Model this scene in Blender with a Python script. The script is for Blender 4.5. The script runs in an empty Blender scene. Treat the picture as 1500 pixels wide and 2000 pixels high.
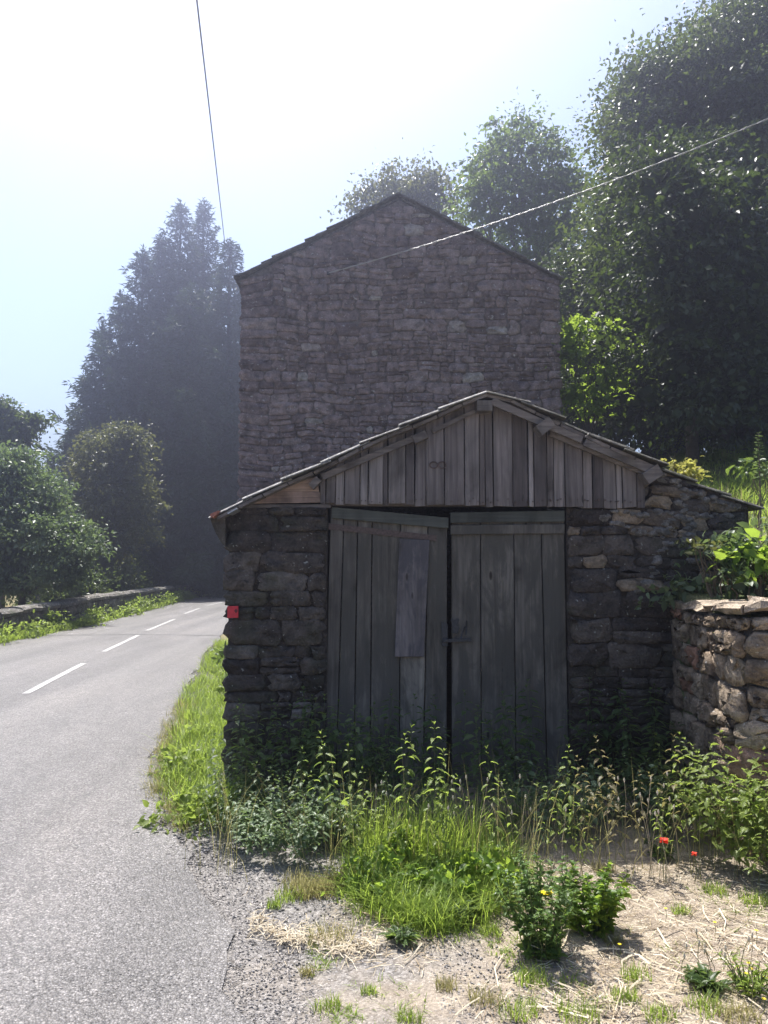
import bpy, math, random
import numpy as np
from math import radians, sin, cos, tan, pi
random.seed(7)
R = np.random.default_rng(7)
sc = bpy.context.scene
COL = sc.collection

# ------------------------------------------------------------------ camera
PITCH = radians(3.81)
F = 1500.0
CAMZ = 1.6
cam = bpy.data.cameras.new('camera')
cam.sensor_fit = 'VERTICAL'; cam.sensor_height = 36; cam.lens = 27
cam.clip_start = 0.05; cam.clip_end = 2000
camo = bpy.data.objects.new('camera', cam); COL.objects.link(camo)
camo.location = (0, 0, CAMZ); camo.rotation_euler = (pi/2 + PITCH, 0, 0)
sc.camera = camo

def P(u, v, Y):
    """world point seen at photo pixel (u,v) at depth Y"""
    a = (u-750)/F; b = (1000-v)/F
    fy = cos(PITCH) - b*sin(PITCH); fz = sin(PITCH) + b*cos(PITCH)
    return np.array([a/fy*Y, Y, CAMZ + fz/fy*Y])
def G(u, v, z=0.0):
    """world point on the ground seen at photo pixel"""
    a = (u-750)/F; b = (1000-v)/F
    fy = cos(PITCH) - b*sin(PITCH); fz = sin(PITCH) + b*cos(PITCH)
    t = (z-CAMZ)/fz
    return np.array([a*t, fy*t, z])

# ------------------------------------------------------------------ light
SUN_EL = radians(65); SUN_AZ = radians(-19)      # azimuth from +Y towards +X
w = bpy.data.worlds.new('World'); sc.world = w; w.use_nodes = True
nt = w.node_tree; nt.nodes.clear()
sky = nt.nodes.new('ShaderNodeTexSky'); sky.sky_type = 'NISHITA'; sky.sun_disc = False
sky.sun_elevation = SUN_EL; sky.sun_rotation = SUN_AZ
sky.altitude = 500; sky.air_density = 1.0; sky.dust_density = 3.0; sky.ozone_density = 1.0
bg = nt.nodes.new('ShaderNodeBackground'); bg.inputs[1].default_value = 0.115
wo = nt.nodes.new('ShaderNodeOutputWorld')
nt.links.new(sky.outputs[0], bg.inputs[0]); nt.links.new(bg.outputs[0], wo.inputs[0])
sl = bpy.data.lights.new('sun', 'SUN'); sl.energy = 5.0; sl.angle = radians(0.53); sl.color = (1, 0.965, 0.91)
so = bpy.data.objects.new('sun', sl); COL.objects.link(so)
from mathutils import Vector
SUND = Vector((sin(SUN_AZ)*cos(SUN_EL), cos(SUN_AZ)*cos(SUN_EL), sin(SUN_EL)))
so.rotation_euler = SUND.to_track_quat('Z', 'Y').to_euler(); so.location = (-6, 12, 30)
vs = sc.view_settings
vs.view_transform = 'Standard'; vs.look = 'None'; vs.gamma = 1; vs.use_curve_mapping = False
vs.exposure = 1.08
cy = sc.cycles
cy.max_bounces = 6; cy.diffuse_bounces = 3; cy.glossy_bounces = 2; cy.transmission_bounces = 3
cy.transparent_max_bounces = 4; cy.volume_bounces = 0; cy.caustics_reflective = False; cy.caustics_refractive = False
cy.use_denoising = True
HAZE_DENSITY = 0.0076; HAZE_G = 0.86

# ------------------------------------------------------------------ helpers
ORG = {}
def setp(o, label=None, cat=None, group=None, kind=None, category=None):
    cat = cat or category
    if label: o['label'] = label
    if cat: o['category'] = cat
    if group: o['group'] = group
    if kind: o['kind'] = kind
    return o
def empty(name, loc, parent=None):
    o = bpy.data.objects.new(name, None); COL.objects.link(o); o.empty_display_size = .2
    ORG[o.name] = np.array(loc, float)
    if parent: o.parent = parent; o.location = ORG[o.name]-ORG[parent.name]
    else: o.location = loc
    return o
def make_mesh(name, V, Fc, mat=None, smooth=False, tint=None):
    me = bpy.data.meshes.new(name)
    V = np.asarray(V, float)
    if isinstance(Fc, np.ndarray):
        n, k = Fc.shape
        me.vertices.add(len(V)); me.vertices.foreach_set('co', V.ravel())
        me.loops.add(n*k); me.loops.foreach_set('vertex_index', Fc.ravel().astype(np.int32))
        me.polygons.add(n); me.polygons.foreach_set('loop_start', np.arange(0, n*k, k, dtype=np.int32))
        me.update(calc_edges=True); me.validate()
    else:
        me.from_pydata([tuple(v) for v in V], [], [tuple(f) for f in Fc])
    if smooth: me.polygons.foreach_set('use_smooth', [True]*len(me.polygons))
    if tint is not None:
        at = me.attributes.new('tint', 'FLOAT', 'POINT')
        t = np.full(len(V), float(tint)) if np.isscalar(tint) else np.asarray(tint, float)
        at.data.foreach_set('value', t[:len(me.vertices)])
    if mat: me.materials.append(mat)
    me.update()
    return me
def mk(name, V, Fc, mat=None, parent=None, smooth=False, tint=None, org=None, **tags):
    """world-space verts -> object with its own origin, parented with offsets"""
    V = np.asarray(V, float)
    if org is None:
        org = V.mean(0).copy(); org[2] = V[:, 2].min()
    org = np.array(org, float)
    me = make_mesh(name, V-org, Fc, mat, smooth, tint)
    o = bpy.data.objects.new(name, me); COL.objects.link(o)
    ORG[o.name] = org
    if parent: o.parent = parent; o.location = org-ORG[parent.name]
    else: o.location = org
    setp(o, **tags)
    return o
class MB:
    def __init__(s): s.V = []; s.F = []; s.T = []; s.n = 0
    def add(s, V, Fc, t=0.5):
        V = np.asarray(V, float); s.V.append(V)
        s.F += [tuple(i+s.n for i in f) for f in Fc]
        s.T.append(np.full(len(V), t)); s.n += len(V)
    def mk(s, name, mat, **k):
        return mk(name, np.concatenate(s.V), s.F, mat, tint=np.concatenate(s.T), **k)
BOXF = [(0,1,2,3),(7,6,5,4),(0,4,5,1),(1,5,6,2),(2,6,7,3),(3,7,4,0)]
def box(x0,x1,y0,y1,z0,z1):
    return np.array([(x0,y0,z0),(x0,y1,z0),(x1,y1,z0),(x1,y0,z0),(x0,y0,z1),(x0,y1,z1),(x1,y1,z1),(x1,y0,z1)]), BOXF
def prism(front, depth, rough=0.0, bev=0.0):
    """front: list of (x,z) CCW seen from -Y at y; returns verts, faces for extruded polygon. front=(pts,y)"""
    pts, y = front; n = len(pts); pts = np.array(pts, float)
    if bev > 0:
        c = pts.mean(0); d = c-pts; l = np.linalg.norm(d, axis=1)[:, None]
        inn = pts + np.sign(d)*bev
        V = [(p[0], y, p[1]) for p in inn]+[(p[0], y+bev, p[1]) for p in pts]+[(p[0], y+depth, p[1]) for p in pts]
        Fc = [tuple(range(n))]
        for k in range(2):
            for i in range(n):
                j = (i+1) % n; Fc.append((k*n+i, (k+1)*n+i, (k+1)*n+j, k*n+j))
        Fc.append(tuple(reversed(range(2*n, 3*n))))
    else:
        V = [(p[0], y, p[1]) for p in pts]+[(p[0], y+depth, p[1]) for p in pts]
        Fc = [tuple(range(n))]+[(i, n+i, n+(i+1) % n, (i+1) % n) for i in range(n)]+[tuple(reversed(range(n, 2*n)))]
    return np.array(V), Fc
def tube(path, rad, k=7):
    path = np.asarray(path, float); n = len(path)
    rad = np.full(n, rad) if np.isscalar(rad) else np.asarray(rad, float)
    tg = np.gradient(path, axis=0); tg /= np.linalg.norm(tg, axis=1)[:, None]+1e-9
    ref = np.array([0.31, 0.95, 0.05]) if abs(tg[:, 2]).mean() > .6 else np.array([0, 0.1, 1.])
    a = np.cross(tg, ref); a /= np.linalg.norm(a, axis=1)[:, None]+1e-9
    b = np.cross(tg, a)
    th = np.arange(k)/k*2*pi
    V = (path[:, None]+rad[:, None, None]*(np.cos(th)[None, :, None]*a[:, None]+np.sin(th)[None, :, None]*b[:, None])).reshape(-1, 3)
    Fc = []
    for i in range(n-1):
        for j in range(k):
            Fc.append((i*k+j, i*k+(j+1) % k, (i+1)*k+(j+1) % k, (i+1)*k+j))
    Fc.append(tuple(range(k))); Fc.append(tuple((n-1)*k+j for j in reversed(range(k))))
    return V, Fc
_NG = R.uniform(-1, 1, (64, 64))
def sn(x, y, s=1.0, o=0.0):
    """smooth value noise, vectorised"""
    x = np.asarray(x, float)*s+o+1000; y = np.asarray(y, float)*s+o*1.7+1000
    xi = np.floor(x).astype(int); yi = np.floor(y).astype(int); fx = x-xi; fy = y-yi
    fx = fx*fx*(3-2*fx); fy = fy*fy*(3-2*fy)
    g = lambda a, b: _NG[a % 64, b % 64]
    return (g(xi,yi)*(1-fx)+g(xi+1,yi)*fx)*(1-fy)+(g(xi,yi+1)*(1-fx)+g(xi+1,yi+1)*fx)*fy

# ------------------------------------------------------------------ materials
def mat(name):
    m = bpy.data.materials.new(name); m.use_nodes = True
    t = m.node_tree; t.nodes.clear()
    out = t.nodes.new('ShaderNodeOutputMaterial')
    return m, t, out
def N(t, typ, **k):
    n = t.nodes.new(typ)
    for a, b in k.items():
        if a.startswith('i_'):
            key = a[2:]; key = int(key) if key.isdigit() else key.replace('_', ' ')
            n.inputs[key].default_value = b
        else: setattr(n, a, b)
    return n
def ramp(t, stops, interp='LINEAR'):
    r = t.nodes.new('ShaderNodeValToRGB'); e = r.color_ramp.elements; r.color_ramp.interpolation = interp
    while len(e) < len(stops): e.new(0.5)
    for i, (p, c) in enumerate(stops):
        e[i].position = p; e[i].color = tuple(c)+(1,) if len(c) == 3 else c
    return r
def L(t, a, b): t.links.new(a, b)
def mixc(t, fac, a, b, typ='MIX'):
    m = t.nodes.new('ShaderNodeMix'); m.data_type = 'RGBA'; m.blend_type = typ
    for s, v in ((m.inputs[0], fac), (m.inputs[6], a), (m.inputs[7], b)):
        if hasattr(v, 'links') : t.links.new(v, s)
        elif isinstance(v, (int, float)): s.default_value = v
        else: s.default_value = tuple(v)+(1,)
    return m.outputs[2]
def noise(t, vec, scale, det=4, rough=.55, dist=0.0):
    n = N(t, 'ShaderNodeTexNoise'); n.inputs['Scale'].default_value = scale; n.inputs['Detail'].default_value = det
    n.inputs['Roughness'].default_value = rough; n.inputs['Distortion'].default_value = dist
    L(t, vec, n.inputs['Vector']); return n.outputs[0]
def mapping(t, vec, scale, loc=None):
    m = N(t, 'ShaderNodeMapping'); m.inputs['Scale'].default_value = scale; L(t, vec, m.inputs[0])
    if loc is not None: L(t, loc, m.inputs[1])
    return m.outputs[0]
def tintnode(t):
    return N(t, 'ShaderNodeAttribute', attribute_name='tint').outputs['Fac']
def pos(t): return N(t, 'ShaderNodeNewGeometry').outputs['Position']

def leaf_mat(name, c0, c1, tr, trc=None, rough=.5, spec=.22):
    m, t, out = mat(name)
    ti = tintnode(t)
    r = ramp(t, [(0, c0), (1, c1)]); L(t, ti, r.inputs[0])
    p = N(t, 'ShaderNodeBsdfPrincipled'); p.inputs['Roughness'].default_value = rough
    p.inputs['Specular IOR Level'].default_value = spec
    L(t, r.outputs[0], p.inputs['Base Color'])
    trn = N(t, 'ShaderNodeBsdfTranslucent')
    trc = trc or [(min(1, c*k)) for c, k in zip(c1, (2.1, 1.9, 0.9))]
    cc = mixc(t, .65, r.outputs[0], trc)
    L(t, cc, trn.inputs[0])
    mx = N(t, 'ShaderNodeMixShader'); mx.inputs[0].default_value = tr
    L(t, p.outputs[0], mx.inputs[1]); L(t, trn.outputs[0], mx.inputs[2]); L(t, mx.outputs[0], out.inputs[0])
    return m
def stone_mat(name, stops, lichen=.62, bumps=.5, moss=None, scale=1.0, lich_col=(.42,.42,.40)):
    m, t, out = mat(name)
    ps = pos(t); ti = tintnode(t)
    r = ramp(t, stops); L(t, ti, r.inputs[0])
    n1 = noise(t, ps, 9*scale, 5, .6); n2 = noise(t, ps, 45*scale, 4, .65); n3 = noise(t, ps, 2.1*scale, 3)
    d = ramp(t, [(.28, (.42, .42, .42)), (.72, (1.45, 1.42, 1.4))]); L(t, n1, d.inputs[0])
    c = mixc(t, 1.0, r.outputs[0], d.outputs[0], 'MULTIPLY')
    d2 = ramp(t, [(.3, (.7, .7, .7)), (.7, (1.25, 1.25, 1.25))]); L(t, n2, d2.inputs[0])
    c = mixc(t, 1.0, c, d2.outputs[0], 'MULTIPLY')
    # lichen blotches
    ln = noise(t, ps, 24*scale, 3, .55, .4)
    lr = ramp(t, [(lichen, (0, 0, 0)), (lichen+.05, (1, 1, 1))]); L(t, ln, lr.inputs[0])
    c = mixc(t, lr.outputs[0], c, lich_col)
    if moss:
        mr = ramp(t, [(.5, (0, 0, 0)), (.68, (.7, .7, .7))]); L(t, n3, mr.inputs[0])
        c = mixc(t, mr.outputs[0], c, moss)
    p = N(t, 'ShaderNodeBsdfPrincipled'); p.inputs['Roughness'].default_value = .92
    p.inputs['Specular IOR Level'].default_value = .25
    L(t, c, p.inputs['Base Color'])
    ad = N(t, 'ShaderNodeMath', operation='ADD'); L(t, n1, ad.inputs[0])
    mu = N(t, 'ShaderNodeMath', operation='MULTIPLY'); L(t, n2, mu.inputs[0]); mu.inputs[1].default_value = .45; L(t, mu.outputs[0], ad.inputs[1])
    b = N(t, 'ShaderNodeBump'); b.inputs['Strength'].default_value = min(1, bumps*1.4); b.inputs['Distance'].default_value = .045
    L(t, ad.outputs[0], b.inputs['Height']); L(t, b.outputs[0], p.inputs['Normal'])
    L(t, p.outputs[0], out.inputs[0])
    return m
def wood_mat(name, stops, gx=38, gz=1.6, horizontal=False, knots=True, paint=None, contrast=1.0):
    m, t, out = mat(name)
    ps = pos(t); ti = tintnode(t)
    cx = N(t, 'ShaderNodeCombineXYZ')
    mu = N(t, 'ShaderNodeMath', operation='MULTIPLY'); L(t, ti, mu.inputs[0]); mu.inputs[1].default_value = 57.0
    L(t, mu.outputs[0], cx.inputs[0]); L(t, mu.outputs[0], cx.inputs[2])
    sc_ = (gz, gx, gx) if horizontal else (gx, gx, gz)
    mp = mapping(t, ps, sc_, cx.outputs[0])
    g1 = noise(t, mp, 1.0, 6, .62, .9); g2 = noise(t, mapping(t, ps, tuple(s*3.2 for s in sc_), cx.outputs[0]), 1.0, 3, .6)
    blot = noise(t, mapping(t, ps, (5, 5, 2), cx.outputs[0]), 1.0, 4, .6, .5)
    r = ramp(t, stops); L(t, ti, r.inputs[0])
    lo = 1-.42*contrast; hi = 1+.5*contrast
    d = ramp(t, [(.3, (lo,)*3), (.52, (1, 1, 1)), (.74, (hi,)*3)]); L(t, g1, d.inputs[0])
    c = mixc(t, 1.0, r.outputs[0], d.outputs[0], 'MULTIPLY')
    d2 = ramp(t, [(.3, (.42, .42, .40)), (.5, (1, 1, 1)), (.7, (1.25, 1.25, 1.25))]); L(t, blot, d2.inputs[0])
    c = mixc(t, 1.0, c, d2.outputs[0], 'MULTIPLY')
    if paint:
        pn = noise(t, mapping(t, ps, (7, 7, 2.2), cx.outputs[0]), 1.0, 6, .7, .6)
        pr = ramp(t, [(.46, (0, 0, 0)), (.56, (.85, .85, .85))]); L(t, pn, pr.inputs[0])
        c = mixc(t, pr.outputs[0], c, paint)
    if knots:
        vo = N(t, 'ShaderNodeTexVoronoi'); vo.inputs['Scale'].default_value = 1.0
        L(t, mapping(t, ps, (7.5, 3, 2.6), cx.outputs[0]), vo.inputs['Vector'])
        kr = ramp(t, [(.045, (.25, .22, .2)), (.075, (.5, .48, .45)), (.10, (1.1, 1.1, 1.1)), (.13, (1, 1, 1))]); L(t, vo.outputs[0], kr.inputs[0])
        c = mixc(t, 1.0, c, kr.outputs[0], 'MULTIPLY')
    p = N(t, 'ShaderNodeBsdfPrincipled'); p.inputs['Roughness'].default_value = .85; p.inputs['Specular IOR Level'].default_value = .3
    L(t, c, p.inputs['Base Color'])
    ad = N(t, 'ShaderNodeMath', operation='ADD'); L(t, g1, ad.inputs[0]); L(t, g2, ad.inputs[1])
    b = N(t, 'ShaderNodeBump'); b.inputs['Strength'].default_value = .55; b.inputs['Distance'].default_value = .006
    L(t, ad.outputs[0], b.inputs['Height']); L(t, b.outputs[0], p.inputs['Normal'])
    L(t, p.outputs[0], out.inputs[0])
    return m
def plain_mat(name, col, rough=.8, var=.25, scale=30, metal=0, bump=.2):
    m, t, out = mat(name); ps = pos(t)
    n = noise(t, ps, scale, 4)
    d = ramp(t, [(.3, tuple(c*(1-var) for c in col)), (.7, tuple(min(1, c*(1+var)) for c in col))]); L(t, n, d.inputs[0])
    p = N(t, 'ShaderNodeBsdfPrincipled'); p.inputs['Roughness'].default_value = rough; p.inputs['Metallic'].default_value = metal
    L(t, d.outputs[0], p.inputs['Base Color'])
    b = N(t, 'ShaderNodeBump'); b.inputs['Strength'].default_value = bump; b.inputs['Distance'].default_value = .01
    L(t, n, b.inputs['Height']); L(t, b.outputs[0], p.inputs['Normal'])
    L(t, p.outputs[0], out.inputs[0]); return m
def tint_mat(name, stops, rough=.8, tr=0.0):
    m, t, out = mat(name); ti = tintnode(t)
    r = ramp(t, stops); L(t, ti, r.inputs[0])
    p = N(t, 'ShaderNodeBsdfPrincipled'); p.inputs['Roughness'].default_value = rough; p.inputs['Specular IOR Level'].default_value = .3
    L(t, r.outputs[0], p.inputs['Base Color'])
    L(t, p.outputs[0], out.inputs[0]); return m

M = {}
def ground_material():
    m, t, out = mat('dry_ground'); ps = pos(t)
    sep = N(t, 'ShaderNodeSeparateXYZ'); L(t, ps, sep.inputs[0])
    n_big = noise(t, ps, 1.3, 4, .6, .3); n_mid = noise(t, ps, 9, 5, .65); n_f = noise(t, ps, 70, 3, .6)
    vo = N(t, 'ShaderNodeTexVoronoi'); vo.inputs['Scale'].default_value = 95; L(t, ps, vo.inputs['Vector'])
    gr = ramp(t, [(0, (.12, .11, .10)), (.45, (.18, .168, .156)), (1, (.29, .27, .25))])
    sg = N(t, 'ShaderNodeSeparateColor'); L(t, vo.outputs['Color'], sg.inputs[0]); L(t, sg.outputs[0], gr.inputs[0])
    so_ = ramp(t, [(.3, (.20, .16, .122)), (.55, (.30, .25, .19)), (.75, (.40, .34, .265))]); L(t, n_mid, so_.inputs[0])
    # gravel to the left, dry soil and straw to the right
    mr = N(t, 'ShaderNodeMath', operation='MULTIPLY_ADD'); L(t, sep.outputs[0], mr.inputs[0]); mr.inputs[1].default_value = .55; mr.inputs[2].default_value = .30
    ad = N(t, 'ShaderNodeMath', operation='ADD'); L(t, mr.outputs[0], ad.inputs[0])
    mm = N(t, 'ShaderNodeMath', operation='MULTIPLY_ADD'); L(t, n_big, mm.inputs[0]); mm.inputs[1].default_value = 1.6; mm.inputs[2].default_value = -.8
    L(t, mm.outputs[0], ad.inputs[1])
    fr = ramp(t, [(.1, (0, 0, 0)), (.55, (1, 1, 1))]); L(t, ad.outputs[0], fr.inputs[0])
    c = mixc(t, fr.outputs[0], gr.outputs[0], so_.outputs[0])
    d2 = ramp(t, [(.3, (.7, .7, .7)), (.7, (1.25, 1.25, 1.25))]); L(t, n_f, d2.inputs[0])
    c = mixc(t, 1.0, c, d2.outputs[0], 'MULTIPLY')
    # far ground: meadow
    ln = N(t, 'ShaderNodeVectorMath', operation='LENGTH'); L(t, ps, ln.inputs[0])
    fm = N(t, 'ShaderNodeMapRange'); fm.inputs[1].default_value = 13; fm.inputs[2].default_value = 19; L(t, ln.outputs['Value'], fm.inputs[0])
    gn = noise(t, ps, .35, 5, .6)
    mc = ramp(t, [(.35, (.07, .10, .03)), (.5, (.20, .17, .07)), (.65, (.33, .26, .12))]); L(t, gn, mc.inputs[0])
    c = mixc(t, fm.outputs[0], c, mc.outputs[0])
    p = N(t, 'ShaderNodeBsdfPrincipled'); p.inputs['Roughness'].default_value = .95; p.inputs['Specular IOR Level'].default_value = .2
    L(t, c, p.inputs['Base Color'])
    b = N(t, 'ShaderNodeBump'); b.inputs['Strength'].default_value = .7; b.inputs['Distance'].default_value = .006
    hd = N(t, 'ShaderNodeMath', operation='SUBTRACT'); L(t, n_mid, hd.inputs[0]); L(t, vo.outputs['Distance'], hd.inputs[1])
    L(t, hd.outputs[0], b.inputs['Height']); L(t, b.outputs[0], p.inputs['Normal'])
    L(t, p.outputs[0], out.inputs[0]); return m
def asphalt_material():
    m, t, out = mat('worn_asphalt'); ps = pos(t)
    vo = N(t, 'ShaderNodeTexVoronoi'); vo.inputs['Scale'].default_value = 88; L(t, ps, vo.inputs['Vector'])
    sg = N(t, 'ShaderNodeSeparateColor'); L(t, vo.outputs['Color'], sg.inputs[0])
    gr = ramp(t, [(0, (.085, .078, .073)), (.4, (.145, .135, .126)), (.8, (.205, .19, .178)), (1, (.30, .28, .263))]); L(t, sg.outputs[0], gr.inputs[0])
    de = ramp(t, [(.25, (1.1, 1.1, 1.1)), (.6, (.45, .45, .45))]); L(t, vo.outputs['Distance'], de.inputs[0])
    c = mixc(t, .75, gr.outputs[0], de.outputs[0], 'MULTIPLY')
    n1 = noise(t, mapping(t, ps, (1.2, .35, 1)), 1.0, 5, .6, .2); n2 = noise(t, ps, 6, 4, .6)
    d1 = ramp(t, [(.3, (.72, .72, .72)), (.5, (1, 1, 1)), (.7, (1.2, 1.18, 1.16))]); L(t, n1, d1.inputs[0])
    c = mixc(t, 1.0, c, d1.outputs[0], 'MULTIPLY')
    wn = noise(t, mapping(t, ps, (1.6, .06, 1)), 1.0, 2, .5); dw_ = ramp(t, [(.4, (.82, .82, .82)), (.6, (1.1, 1.1, 1.1))]); L(t, wn, dw_.inputs[0]); c = mixc(t, 1.0, c, dw_.outputs[0], 'MULTIPLY')
    d2 = ramp(t, [(.3, (.88, .88, .88)), (.7, (1.1, 1.1, 1.1))]); L(t, n2, d2.inputs[0])
    c = mixc(t, 1.0, c, d2.outputs[0], 'MULTIPLY')
    p = N(t, 'ShaderNodeBsdfPrincipled'); p.inputs['Roughness'].default_value = .56; p.inputs['Specular IOR Level'].default_value = .6
    L(t, c, p.inputs['Base Color'])
    b = N(t, 'ShaderNodeBump'); b.inputs['Strength'].default_value = .9; b.inputs['Distance'].default_value = .008; b.invert = True
    L(t, vo.outputs['Distance'], b.inputs['Height']); L(t, b.outputs[0], p.inputs['Normal'])
    L(t, p.outputs[0], out.inputs[0]); return m
def bank_material():
    m, t, out = mat('bank_turf'); ps = pos(t)
    n = noise(t, ps, 2.2, 5, .65); n2 = noise(t, ps, 40, 3)
    r = ramp(t, [(.3, (.05, .07, .02)), (.5, (.11, .14, .045)), (.7, (.22, .20, .09))]); L(t, n, r.inputs[0])
    d2 = ramp(t, [(.3, (.6, .6, .6)), (.7, (1.3, 1.3, 1.3))]); L(t, n2, d2.inputs[0])
    c = mixc(t, 1.0, r.outputs[0], d2.outputs[0], 'MULTIPLY')
    p = N(t, 'ShaderNodeBsdfPrincipled'); p.inputs['Roughness'].default_value = .95
    L(t, c, p.inputs['Base Color'])
    b = N(t, 'ShaderNodeBump'); b.inputs['Strength'].default_value = .8; b.inputs['Distance'].default_value = .05
    L(t, n2, b.inputs['Height']); L(t, b.outputs[0], p.inputs['Normal']); L(t, p.outputs[0], out.inputs[0]); return m
M['ground'] = ground_material(); M['asphalt'] = asphalt_material(); M['bank'] = bank_material()
M['marking'] = plain_mat('road_paint', (.37, .36, .345), .6, .5, 28, bump=.3)
M['joint'] = plain_mat('tar_joint', (.05, .05, .05), .8, .3, 20)
HST = [(0, (.135, .102, .102)), (.3, (.195, .152, .15)), (.6, (.24, .188, .184)), (.93, (.275, .225, .218)), (1, (.33, .30, .28))]
M['house_stone'] = stone_mat('house_stone', HST, lichen=.645, bumps=.55, lich_col=(.40,.39,.38))
M['house_mortar'] = stone_mat('house_mortar', [(0, (.17, .145, .135)), (1, (.17, .145, .135))], lichen=.9, bumps=.6, scale=2)
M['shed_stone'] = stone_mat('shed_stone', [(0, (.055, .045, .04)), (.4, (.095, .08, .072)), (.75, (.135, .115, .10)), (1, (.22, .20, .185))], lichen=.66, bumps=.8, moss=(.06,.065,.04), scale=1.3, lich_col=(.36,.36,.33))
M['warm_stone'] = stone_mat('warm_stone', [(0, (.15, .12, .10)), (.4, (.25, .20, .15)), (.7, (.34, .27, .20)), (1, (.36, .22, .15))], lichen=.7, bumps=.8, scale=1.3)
M['shed_mortar'] = stone_mat('shed_mortar', [(0, (.075, .062, .053)), (1, (.075, .062, .053))], lichen=.8, bumps=.8, scale=2)
M['pale_mortar'] = stone_mat('pale_mortar', [(0, (.34, .32, .30)), (1, (.40, .38, .36))], lichen=.9, bumps=.7, scale=2)
M['old_mortar'] = stone_mat('old_mortar', [(0, (.20, .185, .17)), (1, (.27, .25, .23))], lichen=.9, bumps=.9, scale=2.5)
M['wall_stone'] = stone_mat('retaining_wall_stone', [(0, (.19, .145, .105)), (.4, (.32, .25, .18)), (.75, (.44, .36, .27)), (1, (.38, .22, .15))], lichen=.66, bumps=1.0, scale=1.5, lich_col=(.55,.52,.47))
M['parapet_stone'] = stone_mat('parapet_stone', [(0, (.14, .13, .115)), (1, (.26, .24, .21))], lichen=.6, bumps=.9, moss=(.07,.08,.04))
M['slate'] = stone_mat('slate', [(0, (.13, .125, .12)), (1, (.24, .235, .23))], lichen=.66, bumps=.4, scale=2)
M['mossy_slate'] = stone_mat('mossy_slate', [(0, (.10, .095, .08)), (1, (.17, .16, .14))], lichen=.7, bumps=.5, scale=2, moss=(.09, .09, .05))
M['shed_slate'] = stone_mat('shed_slate', [(0, (.18, .175, .165)), (1, (.34, .33, .31))], lichen=.62, bumps=.4, scale=2, lich_col=(.55, .55, .50))
M['gable_wood'] = wood_mat('gable_planks', [(0, (.09, .076, .074)), (.5, (.165, .143, .137)), (1, (.26, .23, .22))])
M['door_wood'] = wood_mat('door_planks', [(0, (.088, .077, .066)), (.5, (.13, .116, .10)), (1, (.20, .18, .155))], paint=(.082, .076, .066), contrast=.9)
M['brown_wood'] = wood_mat('bare_door_plank', [(0, (.13, .115, .10)), (1, (.18, .155, .135))], contrast=.9)
M['patch_wood'] = wood_mat('patch_board', [(0, (.14, .125, .125)), (1, (.17, .15, .15))], paint=(.08, .075, .085))
M['rail_wood'] = wood_mat('door_rail', [(0, (.078, .082, .070)), (1, (.085, .088, .078))], horizontal=True, contrast=.6, knots=False)
M['beam_wood'] = wood_mat('beam_wood', [(0, (.14, .12, .11)), (1, (.20, .175, .16))], horizontal=True)
M['pink_wood'] = wood_mat('pink_board', [(0, (.34, .24, .20)), (1, (.36, .26, .21))], horizontal=True)
M['rust'] = plain_mat('rusty_iron', (.10, .07, .06), .8, .4, 60)
M['iron'] = plain_mat('dark_iron', (.05, .05, .055), .6, .3, 60, metal=.3)
M['red'] = plain_mat('red_paint', (.62, .035, .05), .6, .12, 40)
M['black'] = plain_mat('black_paint', (.03, .02, .02), .7, .1, 40)
M['terracotta'] = plain_mat('terracotta', (.34, .14, .10), .85, .3, 40)
M['zinc'] = plain_mat('zinc', (.45, .46, .48), .45, .15, 40, metal=.5)
M['cable'] = plain_mat('cable_sheath', (.32, .31, .30), .35, .1, 10)
M['darkcable'] = plain_mat('dark_cable', (.10, .10, .11), .5, .1, 10)
M['bark'] = stone_mat('bark', [(0, (.07, .055, .045)), (1, (.12, .10, .08))], lichen=.72, bumps=1.0, scale=1.2)
M['twig'] = plain_mat('twig', (.16, .12, .08), .85, .3, 40)

# ------------------------------------------------------------------ foliage helpers
def unit(a): return a/(np.linalg.norm(a, axis=-1, keepdims=True)+1e-9)
TPL = {
 'diamond': (np.array([(0,0,0),(.45,.5,.10),(1,0,-.05),(.45,-.5,.10)]), [(0,1,2),(0,2,3)]),
 'ovate': (np.array([(0,0,0),(.5,0,.05),(1,0,-.08),(.22,.42,.09),(.6,.36,.10),(.22,-.42,.09),(.6,-.36,.10)]),
           [(0,1,3),(3,1,4),(1,2,4),(0,5,1),(5,6,1),(1,6,2)]),
 'maple': (np.array([(0,0,0),(.12,.42,.02),(.34,.24,.05),(.55,.55,.0),(.62,.20,.05),(1,0,-.08),(.62,-.20,.05),(.55,-.55,.0),(.34,-.24,.05),(.12,-.42,.02),(.45,0,.0)]),
           [(10,i,i+1) for i in range(0,9)]+[(10,9,0)]),
 'toothed': (np.array([(0,0,0),(.35,0,.03),(.7,0,.0),(1,0,-.10),
            (.12,.30,.08),(.30,.30,.08),(.34,.40,.08),(.55,.27,.07),(.60,.33,.06),(.80,.14,.02),
            (.12,-.30,.08),(.30,-.30,.08),(.34,-.40,.08),(.55,-.27,.07),(.60,-.33,.06),(.80,-.14,.02)]),
           [(0,1,4),(4,1,5),(5,1,6),(6,1,7),(1,2,7),(7,2,8),(8,2,9),(2,3,9),(0,10,1),(10,11,1),(11,12,1),(12,13,1),(1,13,2),(13,14,2),(14,15,2),(2,15,3)]),
}
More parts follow.
